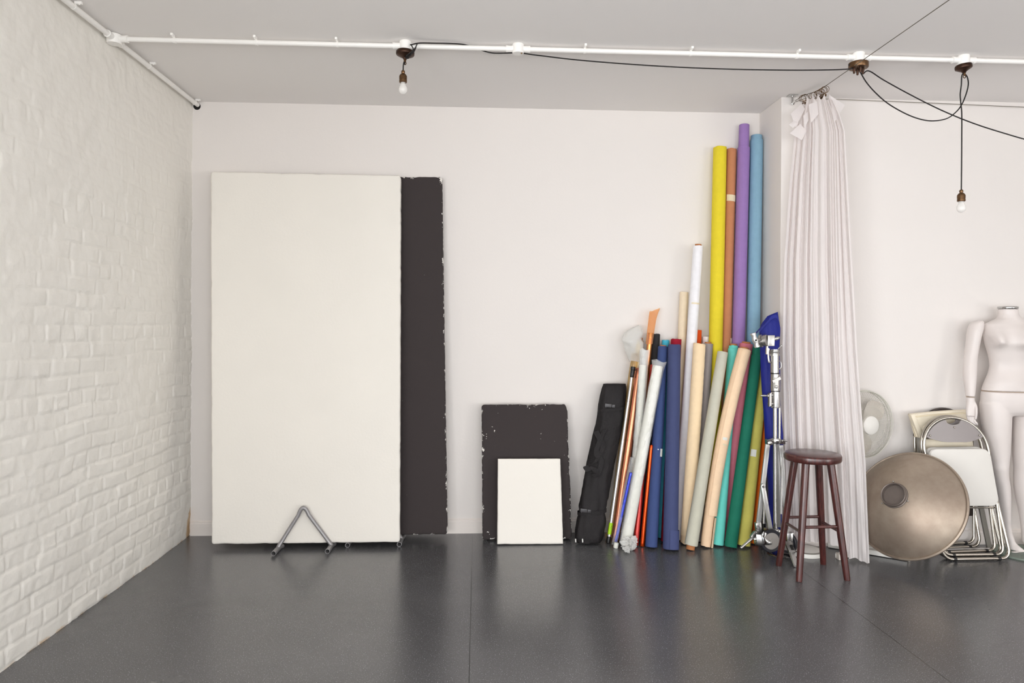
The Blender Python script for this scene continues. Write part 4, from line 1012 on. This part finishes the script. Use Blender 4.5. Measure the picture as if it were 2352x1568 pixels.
# ================================================================== STOOL
def stool():
    feet = [atz(1788.5, 1298), atz(1835, 1335), atz(1946, 1332), atz(1891, 1295)]
    ctr = sum(feet, Vector())/4; cs = at(1866, 1040, ctr.y); zt = cs.z
    t = thing('bar_stool', 'dark reddish-brown wooden bar stool standing in front of the curtain', 'stool', (ctr.x, ctr.y, 0))
    sx = at(1866, 1037, ctr.y).x; R = 63.5*MPP(ctr.y)*.985
    MB().lathe([(R*.93, -.042), (R*.98, -.038), (R, -.032), (R, -.010), (R*.985, -.004), (R*.95, 0), (0, .0)], (sx, ctr.y, zt), n=64).build('seat', M['stoolwood'], t)
    dirs = []
    tops = []
    for f in feet:
        d = f-ctr; tp = Vector((sx, ctr.y, zt-.04)) + d*.52; tp.z = zt-.04; tops.append(tp)
        P = [f+(tp-f)*v for v in (0, .02, .3, .7, 1)]
        MB().tube([f+Vector((0, 0, .0))]+P[1:], [.0165, .0175, .0195, .021, .0215], 20).build('leg', M['stoolwood'], t)
    def pt(i, z): f, tp = feet[i], tops[i]; return f+(tp-f)*(z/tp.z)
    for i, j, z in ((1, 2, .292), (0, 3, .292), (0, 1, .262), (2, 3, .262)):
        MB().tube([pt(i, z), pt(j, z)], .0085, 14).build('rung', M['stoolwood'], t)
    return t
stool()

# ================================================================== FAN
def fan():
    Y = 4.30; c = at(1983, 974, Y); t = thing('pedestal_fan', 'white pedestal fan half hidden behind the curtain', 'fan', onfloor(1985, Y))
    be = math.radians(13); n = Vector((math.sin(be), -math.cos(be), .02)).normalized(); u = Vector((math.cos(be), math.sin(be), 0)); w = Vector((0, 0, 1)); R = 78*MPP(Y)
    circ = lambda r, off, k=56: [c+n*off+(u*math.cos(2*PI*i/k)+w*math.sin(2*PI*i/k))*r for i in range(k)]
    for off, rr, tk in ((.0, R, .005), ):
        MB().tube(circ(rr, off), tk, 8, closed=True).tube(circ(R*.985, -.02), .003, 6, closed=True).tube(circ(R*.985, .02), .003, 6, closed=True).build('cage_rim', M['fanwire'], t)
    for s, nm in ((1, 'front_cage'), (-1, 'rear_cage')):
        mb = MB(); K = 90
        for i in range(K):
            a = 2*PI*i/K; d = u*math.cos(a)+w*math.sin(a); tw = u*math.cos(a+s*.55)+w*math.sin(a+s*.55)
            mb.tube([c+n*(s*.006)+d*R*.99, c+n*s*.045+(d*.72+tw*.18)*R*.9, c+n*s*.058+tw*R*.26], .0009, 4, cap=False)
        for rr, off in ((.8, .047), (.55, .055)): mb.tube(circ(R*rr, s*off), .001, 5, closed=True)
        mb.build(nm, M['fanwire'], t)
    MB().lathe([(0, .072), (R*.235, .072), (R*.27, .066), (R*.275, .05), (R*.2, .045)], c, n, 32).build('hub_cap', M['fanwhite'], t)
    for k in range(3):
        a0 = math.radians(40+120*k); rs = []
        for i in range(13):
            v = i/12; r = R*(.16+.74*v); hw = interp(v, [0, .3, .7, .92, 1], [.30, .52, .56, .36, .10])*(.6 if v < .05 else 1)
            rs.append([c+n*(-.012+.030*(q-.5)*(1-.3*v)*-1)+(u*math.cos(a0+(q-.5)*2*hw*(1.1-.3*v))+w*math.sin(a0+(q-.5)*2*hw*(1.1-.3*v)))*r for q in [j/8 for j in range(9)]])
        MB().rings(rs, False, False, False).build('blade', M['fanblade'], t)
    MB().lathe([(.0, -.098), (.04, -.098), (.05, -.09), (.055, -.07), (.05, -.055), (0, -.055)], c, n, 28).build('motor', M['fanwhite'], t)
    b = onfloor(1985, Y); top = c-n*.075
    MB().tube([Vector((top.x, top.y, .03)), Vector((top.x, top.y, top.z-.04))], .014, 16).build('pole', M['fanwhite'], t)
    for ex, ey in ((2084, 1287), (1925, 1284)):
        e = atz(ex, ey, 0); d = (e-Vector((top.x, top.y, 0))); o = Vector((top.x, top.y, 0))-d*.9
        o.y = min(o.y, YR-.035)
        MB().bar(o+Vector((0, 0, .0175)), e+Vector((0, 0, .0175)), .04, .028, (0, 0, 1)).build('base_leg', M['fanwhite'], t, bevel=.004)
        MB().obox(e+Vector((0, 0, .018)), (.006, 0, 0), (0, .021, 0), (0, 0, .0175)).build('end_cap', M['fanblade'], t, bevel=.002)
fan()

# ================================================================== REFLECTOR DISH
def dish():
    Yc = 4.03; c = at(2085, 1159, Yc); n = Vector((-.77, -.45, .45)).normalized(); R = .325
    t = thing('reflector_dish', 'large worn metal reflector dish leaning on the folding chairs', 'reflector', (c.x, c.y, 0))
    prof = [(R*.985, -.010), (R*1.0, -.014), (R*1.012, -.006), (R*1.012, .004), (R*.99, .010), (R*.972, .006), (R*.955, .016), (R*.88, .044), (R*.75, .083), (R*.6, .116), (R*.45, .141), (R*.32, .157), (R*.255, .163), (R*.232, .164)]
    inner = [(r*.985, h-.006) for r, h in reversed(prof[5:])]
    MB().lathe(prof+inner, c, n, 96).build('bowl', M['dish'], t, angle=30)
    r0 = R*.215
    MB().lathe([(r0*1.06, .158), (r0*1.06, .166), (r0, .168), (r0, .186), (r0*.97, .188), (r0*.92, .186), (r0*.92, .10), (r0*.5, .098), (0, .098)], c, n, 48).build('mounting_socket', M['socket'], t, angle=30)
    u = n.orthogonal().normalized(); w = n.cross(u)
    for k in range(3):
        a = .7+2*PI*k/3; MB().ell(c+n*.170+(u*math.cos(a)+w*math.sin(a))*r0*1.2, (.005, .005, .005), 10, 6).build('rivet', M['satin'], t)
dish()

# ================================================================== FOLDING CHAIRS
def chair(label, O, U, V, kind, group='folded chairs stacked on the right wall'):
    sv = Vector(V).length/.868 if kind == 'dark' else 1.
    O, U, V = Vector(O), Vector(U).normalized(), Vector(V).normalized()*sv; W = U.cross(V).normalized()
    if W.y > 0: W = -W
    t = thing('folding_chair', label, 'chair', (O.x, O.y, 0), group); Q = lambda u, v, w=0.: O+U*u+V*v+W*w
    met = M['nickel'] if kind != 'dark' else M['darkpad']; r = .0095
    def corner(cx, cv, rr, t0, t1, w, k=8): return [Q(cx+rr*math.cos(t0+(t1-t0)*i/k), cv+rr*math.sin(t0+(t1-t0)*i/k), w) for i in range(k+1)]
    hw, a = .192, .205; pv = .47 if kind != 'dark' else .30
    # back frame: closed loop, arched top, bar at the foot
    loop = corner(-hw+.05, .05+.02, .05, PI, 1.5*PI, 0) + corner(hw-.05, .05+.02, .05, 1.5*PI, 2*PI, 0) + [Q(a*.985, .40, .004)] + [Q(a*math.cos(PI*i/22), .655+.20*math.sin(PI*i/22), .006) for i in range(23)] + [Q(-a*.985, .40, .004)]
    MB().tube(loop, r, 14, closed=True).build('back_frame', M['nickel'], t)
    # leg frame: U from the pivots down to the floor
    lw = .210; leg = [Q(lw-.004, pv, -.012), Q(lw, pv-.07, -.010)] + list(reversed(corner(lw-.055, .055, .055, 1.5*PI, 2*PI, .022))) + list(reversed(corner(-lw+.055, .055, .055, PI, 1.5*PI, .022))) + [Q(-lw, pv-.07, -.010), Q(-lw+.004, pv, -.012)]
    MB().tube(leg, r*1.05, 14).build('leg_frame', M['nickel'], t)
    for s in (-1, 1):
        MB().tube([Q(s*lw, pv+.035, -.010), Q(s*lw, pv-.01, -.008)], [.0105, .0125], 12).build('pivot_cap', M['blackplastic'], t)
        MB().tube([Q(s*.13, .0, .022), Q(s*.148, .0, .022)], .0122, 12).build('rubber_foot', M['blackplastic'], t)
        MB().tube([Q(s*.12, .02, .0), Q(s*.136, .02, .0)], .0118, 12).build('rubber_foot', M['blackplastic'], t)
    MB().tube([Q(-hw, .30, -.012), Q(hw, .30, -.012)], .006, 8).build('cross_bar', M['nickel'], t)
    if kind in ('white', 'plain'):
        # seat pad
        per = []
        for cx, cv, t0 in ((.195-.05, .315+.05, -PI/2), (.195-.05, .665-.05, 0), (-.195+.05, .665-.05, PI/2), (-.195+.05, .315+.05, PI)):
            per += [(cx+.05*math.cos(t0+PI/2*i/8), cv+.05*math.sin(t0+PI/2*i/8)) for i in range(9)]
        def rg(k, w): return [Q(u*(1-k/.2), .49+(v-.49)*(1-k/.2), w) for u, v in per]
        MB().rings([rg(.006, .012), rg(0, .016), rg(0, .030), rg(.004, .037), rg(.02, .040), rg(.10, .041)]).build('seat', M['seatwhite'], t, angle=35)
    if kind in ('white', 'plain'):
        # back plate inside the arch, hand hole at the top, wavy lower edge
        def bottom(u): x = u/.19; return .712 - .012*math.cos(x*PI*1.0)*1.0 + .004*math.cos(x*2*PI) + (.006 if abs(x) > .9 else 0)
        mb = MB(); nU = 48
        def col(u, w):
            top = .655+.192*math.sqrt(max(0, 1-(u/.197)**2)); b = bottom(u)
            if abs(u) < .047: top = min(top, .834-.024*math.sqrt(max(0, 1-(u/.047)**2)))
            return b, max(top, b+.002)
        us = [-.188+.376*i/nU for i in range(nU+1)]
        fr = [[Q(u, col(u, 0)[0]+(col(u, 0)[1]-col(u, 0)[0])*j/6, .012+.012*(1-(u/.19)**2)) for u in us] for j in range(7)]
        bk = [[p-W*.008 for p in row] for row in fr]
        n0 = nU+1
        ring_rows = []
        mb.rings(fr, False, False, False); mb.rings(bk, False, False, False)
        for rr_a, rr_b in ((fr[0], bk[0]), (fr[-1], bk[-1])): mb.rings([rr_a, rr_b], False, False, False)
        mb.rings([[p[0] for p in fr], [p[0] for p in bk]], False, False, False); mb.rings([[p[-1] for p in fr], [p[-1] for p in bk]], False, False, False)
        bp = mb.build('backrest', M['backgrey'], t, angle=45)
        for u, v in ((-.16, .745), (0, .795), (.155, .745)):
            MB().ell(Q(u, v, .02 if u else .026), (.006, .006, .006), 10, 6).build('rivet', M['nickel'], bp)
    if kind == 'dark':
        rs = []
        for i in range(27):
            q = PI*(.06+.88*i/26); c0 = Q(.205*math.cos(q), .655+.20*math.sin(q), .008)
            d = (U*math.cos(q)+V*math.sin(q)); rs.append([c0+d*.013+W*.0, c0+d*.006+W*.014, c0-d*.03+W*.012, c0-d*.035, c0-d*.03-W*.010, c0+d*.006-W*.014])
        MB().rings(rs).build('backrest', M['darkpad'], t)
        MB().obox(Q(0, .34, .02), U*.17, W*.010, V*.15).build('seat', M['darkpad'], t, bevel=.008)
    return t
def leanV(ob, top): return Vector(top)-Vector(ob)
Of = atz(2238, 1281, .0105); Tf = at(2181, 953, 4.205)
chair('front folding chair with grey plastic back and white seat behind the metal dish', Of, (1, 0, 0), leanV(Of, Tf), 'white')
O2 = Of+Vector((.005, .062, .0)); chair('second folding chair from the dish, mostly hidden by the front chair', O2, (1, .07, 0), leanV(O2, Tf+Vector((.012, .045, -.035))), 'plain')
O4 = Of+Vector((-.02, .215, .0)); T4 = at(2162, 935.5, 4.388); chair('rear folding chair with a dark padded back curving above the cream chair', O4, (1, .09, 0), leanV(O4, T4), 'dark')
# cream plastic chair between them
def cream_chair():
    O = Of+Vector((-.035, .118, 0)); bl, br_ = at(2103, 1003, 4.292), at(2222, 996, 4.305); tl, tr = at(2088, 951, 4.300), at(2222, 941, 4.315)
    t = thing('folding_chair', 'cream plastic folding chair with a square back wedged behind the front chair', 'chair', (O.x, O.y, 0), 'folded chairs stacked on the right wall')
    n = Vector((-.05, -1, .1)).normalized()
    def P(a, b, w=0.): return (bl*(1-a)+br_*a)*(1-b)+(tl*(1-a)+tr*a)*b+n*w
    rows = []
    for b, w in ((-.02, .0), (0, .012), (.1, .016), (.5, .014), (.84, .014), (.86, .006), (.89, .006), (.91, .018), (.97, .018), (1.0, .012), (1.02, 0)):
        rows.append([P(a, b+.03*math.sin(a*PI)*(b > .5), w*(1 if .0 < a < 1 else .4)) for a in [k/12 for k in range(13)]])
    back = [[p-n*(.012) for p in r] for r in (rows[-1], rows[0])]
    MB().rings(rows+back+[rows[0]], False, False, False).build('backrest', M['cream'], t, angle=35)
    q0, q1 = P(.0, .97, .012), at(2104, 1001, 4.335); MB().bar(P(.02, 1.0, .010), P(.065, -.02, .012), .026, .034).build('side_rail', M['cream'], t, bevel=.004)
    MB().ell(P(.2, .28, .012), (.026, .010, .030), 16, 10).build('arm_joint', M['cream'], t)
    for (a, px, yb, dx) in ((.07, 2130, 1262, 0), (.98, 2272, 1258, 0)):
        f = onfloor(px, 4.255+.02*(a > .5)); MB().bar(P(a, .0, -.004), f+Vector((0, 0, .02)), .03, .014).build('leg', M['chairgrey'], t, bevel=.002)
    MB().obox((P(.62, -1.3, 0)+n*.006), (.165, .01, 0), n*.007, (P(.5, -.15)-P(.5, -2.45))*.5).build('seat', M['cream'], t, bevel=.004)
    fa, fb = onfloor(2130, 4.255)+Vector((0, 0, .012)), onfloor(2272, 4.275)+Vector((0, 0, .012)); MB().tube([fa, fb], .010, 10).build('foot_bar', M['chrome'], t)
cream_chair()

# ================================================================== MANNEQUIN
def mannequin():
    Y = 4.275; K = MPP(Y)*1.018
    t = thing('mannequin', 'headless glossy white female mannequin standing by the right wall', 'mannequin', onfloor(2330, Y))
    P = lambda px, py, dy=0.: at(px, py, Y+dy)
    def loft(rows, n=28):
        """rows: (py, cx, hw px, hd m, dy)"""
        rs = []
        for py, cx, hw, hd, dy in rows:
            c = P(cx, py, dy); rs.append([c+Vector((math.cos(2*PI*k/n)*hw*K, math.sin(2*PI*k/n)*hd, 0)) for k in range(n)])
        return MB().rings(rs)
    def merge(mbs):
        m = MB()
        for b in mbs: m.add(b.v, b.f)
        return m
    # torso
    TR = [(709, 2315, 20.5, .055, .01), (722, 2316, 20.5, .056, .01), (730, 2318, 25, .06, .01), (737, 2321, 45, .065, .01), (744, 2324, 63, .072, .008), (755, 2326, 68, .085, .004), (770, 2326, 67, .096, 0), (790, 2326, 62, .098, -.002),
          (812, 2326, 55, .092, 0), (830, 2326, 51.5, .085, .002), (842, 2326, 51, .083, .003), (860, 2326, 56, .088, .004), (880, 2326, 65, .098, .006), (896.5, 2326, 70.5, .106, .008)]
    ys = [r[0] for r in TR]; fine = [709, 713, 718, 722, 726, 730, 733, 737, 740, 744]+list(range(748, 897, 4))+[896.5]
    tor = loft([tuple([y]+[interp(y, ys, [r[q] for r in TR]) for q in range(1, 5)]) for y in fine], 96)
    bx = [P(2300, 787, -.115), P(2357, 787, -.115)]
    for v in tor.v:
        if v.y < Y+.0:
            for b_ in bx:
                dz = v.z-b_.z; v.y -= .066*math.exp(-((v.x-b_.x)/.050)**2 - (dz/(.072 if dz > 0 else .031))**2)*min(1, (Y-v.y)/.04)
    mid = P(2330, 880, -.10)
    for v in tor.v:
        if v.y < Y: v.y -= .012*math.exp(-((v.x-mid.x)/.07)**2-((v.z-mid.z)/.05)**2)*min(1, (Y-v.y)/.04)
    o = tor.build('torso', M['mann'], t)
    bake(o, [('REMESH', dict(mode='VOXEL', voxel_size=.0055)), ('SMOOTH', dict(factor=.5, iterations=6))])
    # hips and legs
    hips = loft([(898, 2326, 70.8, .107, .008), (915, 2326, 72, .112, .010), (930, 2326, 72, .112, .012), (943, 2326, 68, .104, .012), (952, 2326, 55, .08, .01)])
    lL = loft([(925, 2287, 33, .085, .012), (945, 2287, 31.5, .088, .01), (965, 2288, 30, .086, .006), (1000, 2290, 27.2, .078, .0), (1040, 2294.5, 21.5, .066, -.004), (1062, 2296, 17.8, .058, -.008), (1075, 2296, 16.5, .056, -.010), (1095, 2298, 15, .052, -.004), (1115, 2301.5, 15, .054, .004), (1140, 2305, 12.8, .05, .008), (1170, 2308.5, 10, .04, .01), (1205, 2312, 7.2, .031, .01), (1225, 2315, 7.6, .032, .008), (1245, 2321, 9, .036, .0), (1258, 2324, 9.5, .04, -.004), (1266, 2326, 9, .036, -.004)])
    lR = loft([(925, 2366, 33, .085, .012), (945, 2363, 32, .088, .01), (965, 2361, 31, .086, .006), (1000, 2359, 29, .078, .0), (1040, 2353, 23, .066, .004), (1062, 2350, 19, .058, .008), (1075, 2350, 17.5, .056, .010), (1095, 2349, 18, .052, .016), (1115, 2350, 19, .054, .024), (1140, 2352, 17, .05, .03), (1170, 2354, 13, .04, .036), (1205, 2356, 10, .031, .04), (1225, 2358, 10, .032, .04), (1245, 2360, 11, .036, .04)])
    foot = MB(); rs = []
    for px, py, hw, hh, dy in ((2315, 1254, .020, .030, .02), (2321, 1255, .028, .040, .0), (2327, 1257, .030, .036, -.02), (2333, 1260, .033, .026, -.04), (2339, 1263, .036, .018, -.055), (2344, 1266.5, .034, .013, -.065)):
        c = P(px, py, dy); rs.append([c+Vector((math.cos(q)*.3*hw+math.sin(0)*0, math.cos(q)*-hw*.55, math.sin(q)*hh)) + Vector((math.cos(q)*hw*.55, 0, 0)) for q in [2*PI*k/20 for k in range(20)]])
    foot.rings(rs)
    toes = [foot]
    for i in range(5):
        a = i/4; p = P(2323+21*a, 1267.5+1.2*a, -.075+.012*a); toes.append(MB().ell(p+Vector((.006, -.004, .0)), (.010+.003*a, .016, .009), 12, 8, Matrix.Rotation(.3, 3, 'Z')))
    footR = MB().ell(P(2375, 1250, .02), (.06, .05, .03), 16, 10)
    o = merge([hips, lL, lR, footR]+toes).build('lower_body', M['mann'], t, weld=False)
    bake(o, [('REMESH', dict(mode='VOXEL', voxel_size=.0055)), ('SMOOTH', dict(factor=.5, iterations=16))])
    for v in o.data.vertices:
        if v.co.z < .013: v.co.z = .013
    n = 40; c = P(2326, 897.3, .008); MB().rings([[c+Vector((math.cos(2*PI*k/n)*70.2*K, math.sin(2*PI*k/n)*.1055, h)) for k in range(n)] for h in (-.0011, .0011)]).build('waist_joint', M['seamline'], t)
    # arms with hands (hand a sub-part)
    def arm(cx, sgn):
        X = lambda px: cx+(px-2326)*sgn
        rows = [(735.5, X(2250), 5, .02, .004), (737, X(2248), 9, .032, .004), (740, X(2245.5), 12.2, .040, .004), (745, X(2243), 14.5, .046, .004), (757, X(2240), 15.5, .05, .004), (772, X(2237), 14.2, .048, .004), (795, X(2233.5), 13.5, .043, .002), (820, X(2229.5), 13.6, .040, -.004), (842, X(2228), 13.8, .040, -.012), (862, X(2227.5), 13.6, .041, -.022), (882, X(2228), 11.8, .036, -.034), (900, X(2228.5), 9.8, .030, -.044), (910, X(2228.5), 9.0, .027, -.050)]
        a = loft(rows).build('arm', M['mann'], t)
        bake(a, [('REMESH', dict(mode='VOXEL', voxel_size=.005)), ('SMOOTH', dict(factor=.5, iterations=8))])
        c = P(X(2228.5), 911, -.050); MB().rings([[c+Vector((math.cos(2*PI*k/24)*8.4*K, math.sin(2*PI*k/24)*.0245, h)) for k in range(24)] for h in (-.001, .001)]).build('wrist_joint', M['seamline'], a)
        m = 28; c1 = P(X(2256.5), 750, .004)
        mbs = [loft([(912, X(2228.5), 8.3, .024, -.052), (922, X(2229), 8.2, .023, -.056), (935, X(2230), 10.4, .021, -.060), (948, X(2230.5), 11.4, .018, -.066), (955, X(2231), 10.5, .014, -.070)], 20)]
        def finger(pts, r0, r1):
            Pp = spline([P(X(x), y, dy) for x, y, dy in pts], 5); k = len(Pp); mbs.append(MB().tube(Pp, [r0+(r1-r0)*i/(k-1) for i in range(k)], 10)); mbs.append(MB().ell(Pp[-1], (r1, r1, r1), 10, 8))
        finger([(2236, 922, -.065), (2241.5, 934, -.082), (2242.5, 947, -.092), (2241, 961, -.092)], .0095, .0065)      # thumb
        finger([(2236, 950, -.070), (2237.5, 960, -.075), (2239.5, 968, -.083), (2244, 972, -.09)], .0082, .006)
        finger([(2231, 952, -.068), (2232.5, 964, -.070), (2236.5, 972, -.076), (2244.5, 974.5, -.084)], .0085, .006)
        finger([(2226, 952, -.064), (2227.5, 963, -.064), (2231, 970.5, -.068), (2238, 974, -.074)], .0082, .0058)
        finger([(2221.5, 949, -.060), (2222.5, 958, -.058), (2225, 965, -.060), (2231, 969, -.064)], .0072, .0052)
        h = merge(mbs).build('hand', M['mann'], a, weld=False)
        bake(h, [('REMESH', dict(mode='VOXEL', voxel_size=.0026)), ('SMOOTH', dict(factor=.5, iterations=4))])
        for v in h.data.vertices: pass
        return a
    arm(2326, 1); arm(2326, -1)
    MB().lathe([(20.2*K, 0), (20.8*K, .002), (20.8*K, .012), (20.2*K, .014), (0, .014)], P(2315, 709, .01)+Vector((0, 0, 0)), n=48).build('neck_cap', M['chrome'], t)
    c = onfloor(2354, 4.20); MB().lathe([(.173, .001), (.175, .004), (.175, .009), (.173, .012), (0, .012)], c, n=64).build('glass_base', M['glass'], t)
mannequin()

# ================================================================== LIGHT, WORLD, CAMERA
def area(name, loc, size, rot, energy, col):
    l = bpy.data.lights.new(name, 'AREA'); l.shape = 'RECTANGLE'; l.size, l.size_y = size; l.energy = energy; l.color = col
    o = bpy.data.objects.new(name, l); C.objects.link(o); o.location = loc; o.rotation_euler = rot; return o
for h, en in zip(RW, (112, 112, 18)):
    area('daylight_rear_window', ((h[0]+h[1])/2, YF-.16, (h[2]+h[3])/2), (h[1]-h[0], h[3]-h[2]), (math.radians(90), 0, 0), en, (.97, .985, 1.))
for h in EW:
    area('daylight_side_window', (XE+.16, (h[0]+h[1])/2, (h[2]+h[3])/2), (h[1]-h[0], h[3]-h[2]), (math.radians(90), 0, math.radians(90)), 92, (1., .985, .96))
for h in LW:  # added fill lamps from the left, lifting pier side and shadows
    area('added_left_fill', (XL-.16, (h[0]+h[1])/2, (h[2]+h[3])/2), (h[1]-h[0], h[3]-h[2]), (math.radians(90), 0, math.radians(-90)), 158, (.97, .985, 1.))
wd = bpy.data.worlds.new('World'); SC.world = wd; wd.use_nodes = True
wd.node_tree.nodes['Background'].inputs['Color'].default_value = (.80, .88, 1, 1)
wd.node_tree.nodes['Background'].inputs['Strength'].default_value = .8
cam = bpy.data.cameras.new('camera'); co = bpy.data.objects.new('camera', cam); C.objects.link(co)
cam.sensor_fit = 'HORIZONTAL'; cam.sensor_width = 36; cam.lens = F/2352*36
cam.shift_y = -(784-HY)/2352; cam.clip_start = .02
TH_ = math.radians(2.83)
co.matrix_world = Matrix.Translation((0, 0, HC)) @ Matrix.Rotation(-TH_, 4, 'Z') @ Matrix.Rotation(math.radians(90), 4, 'X') @ Matrix.Rotation(RO, 4, 'Z')
SC.camera = co
vs = SC.view_settings; vs.view_transform = 'Standard'; vs.look = 'None'; vs.exposure = -0.11; vs.gamma = 1; vs.use_curve_mapping = False
SC.cycles.use_denoising = True; SC.cycles.max_bounces = 10; SC.cycles.diffuse_bounces = 6; SC.cycles.transparent_max_bounces = 16
SC.cycles.caustics_reflective = False; SC.cycles.caustics_refractive = False
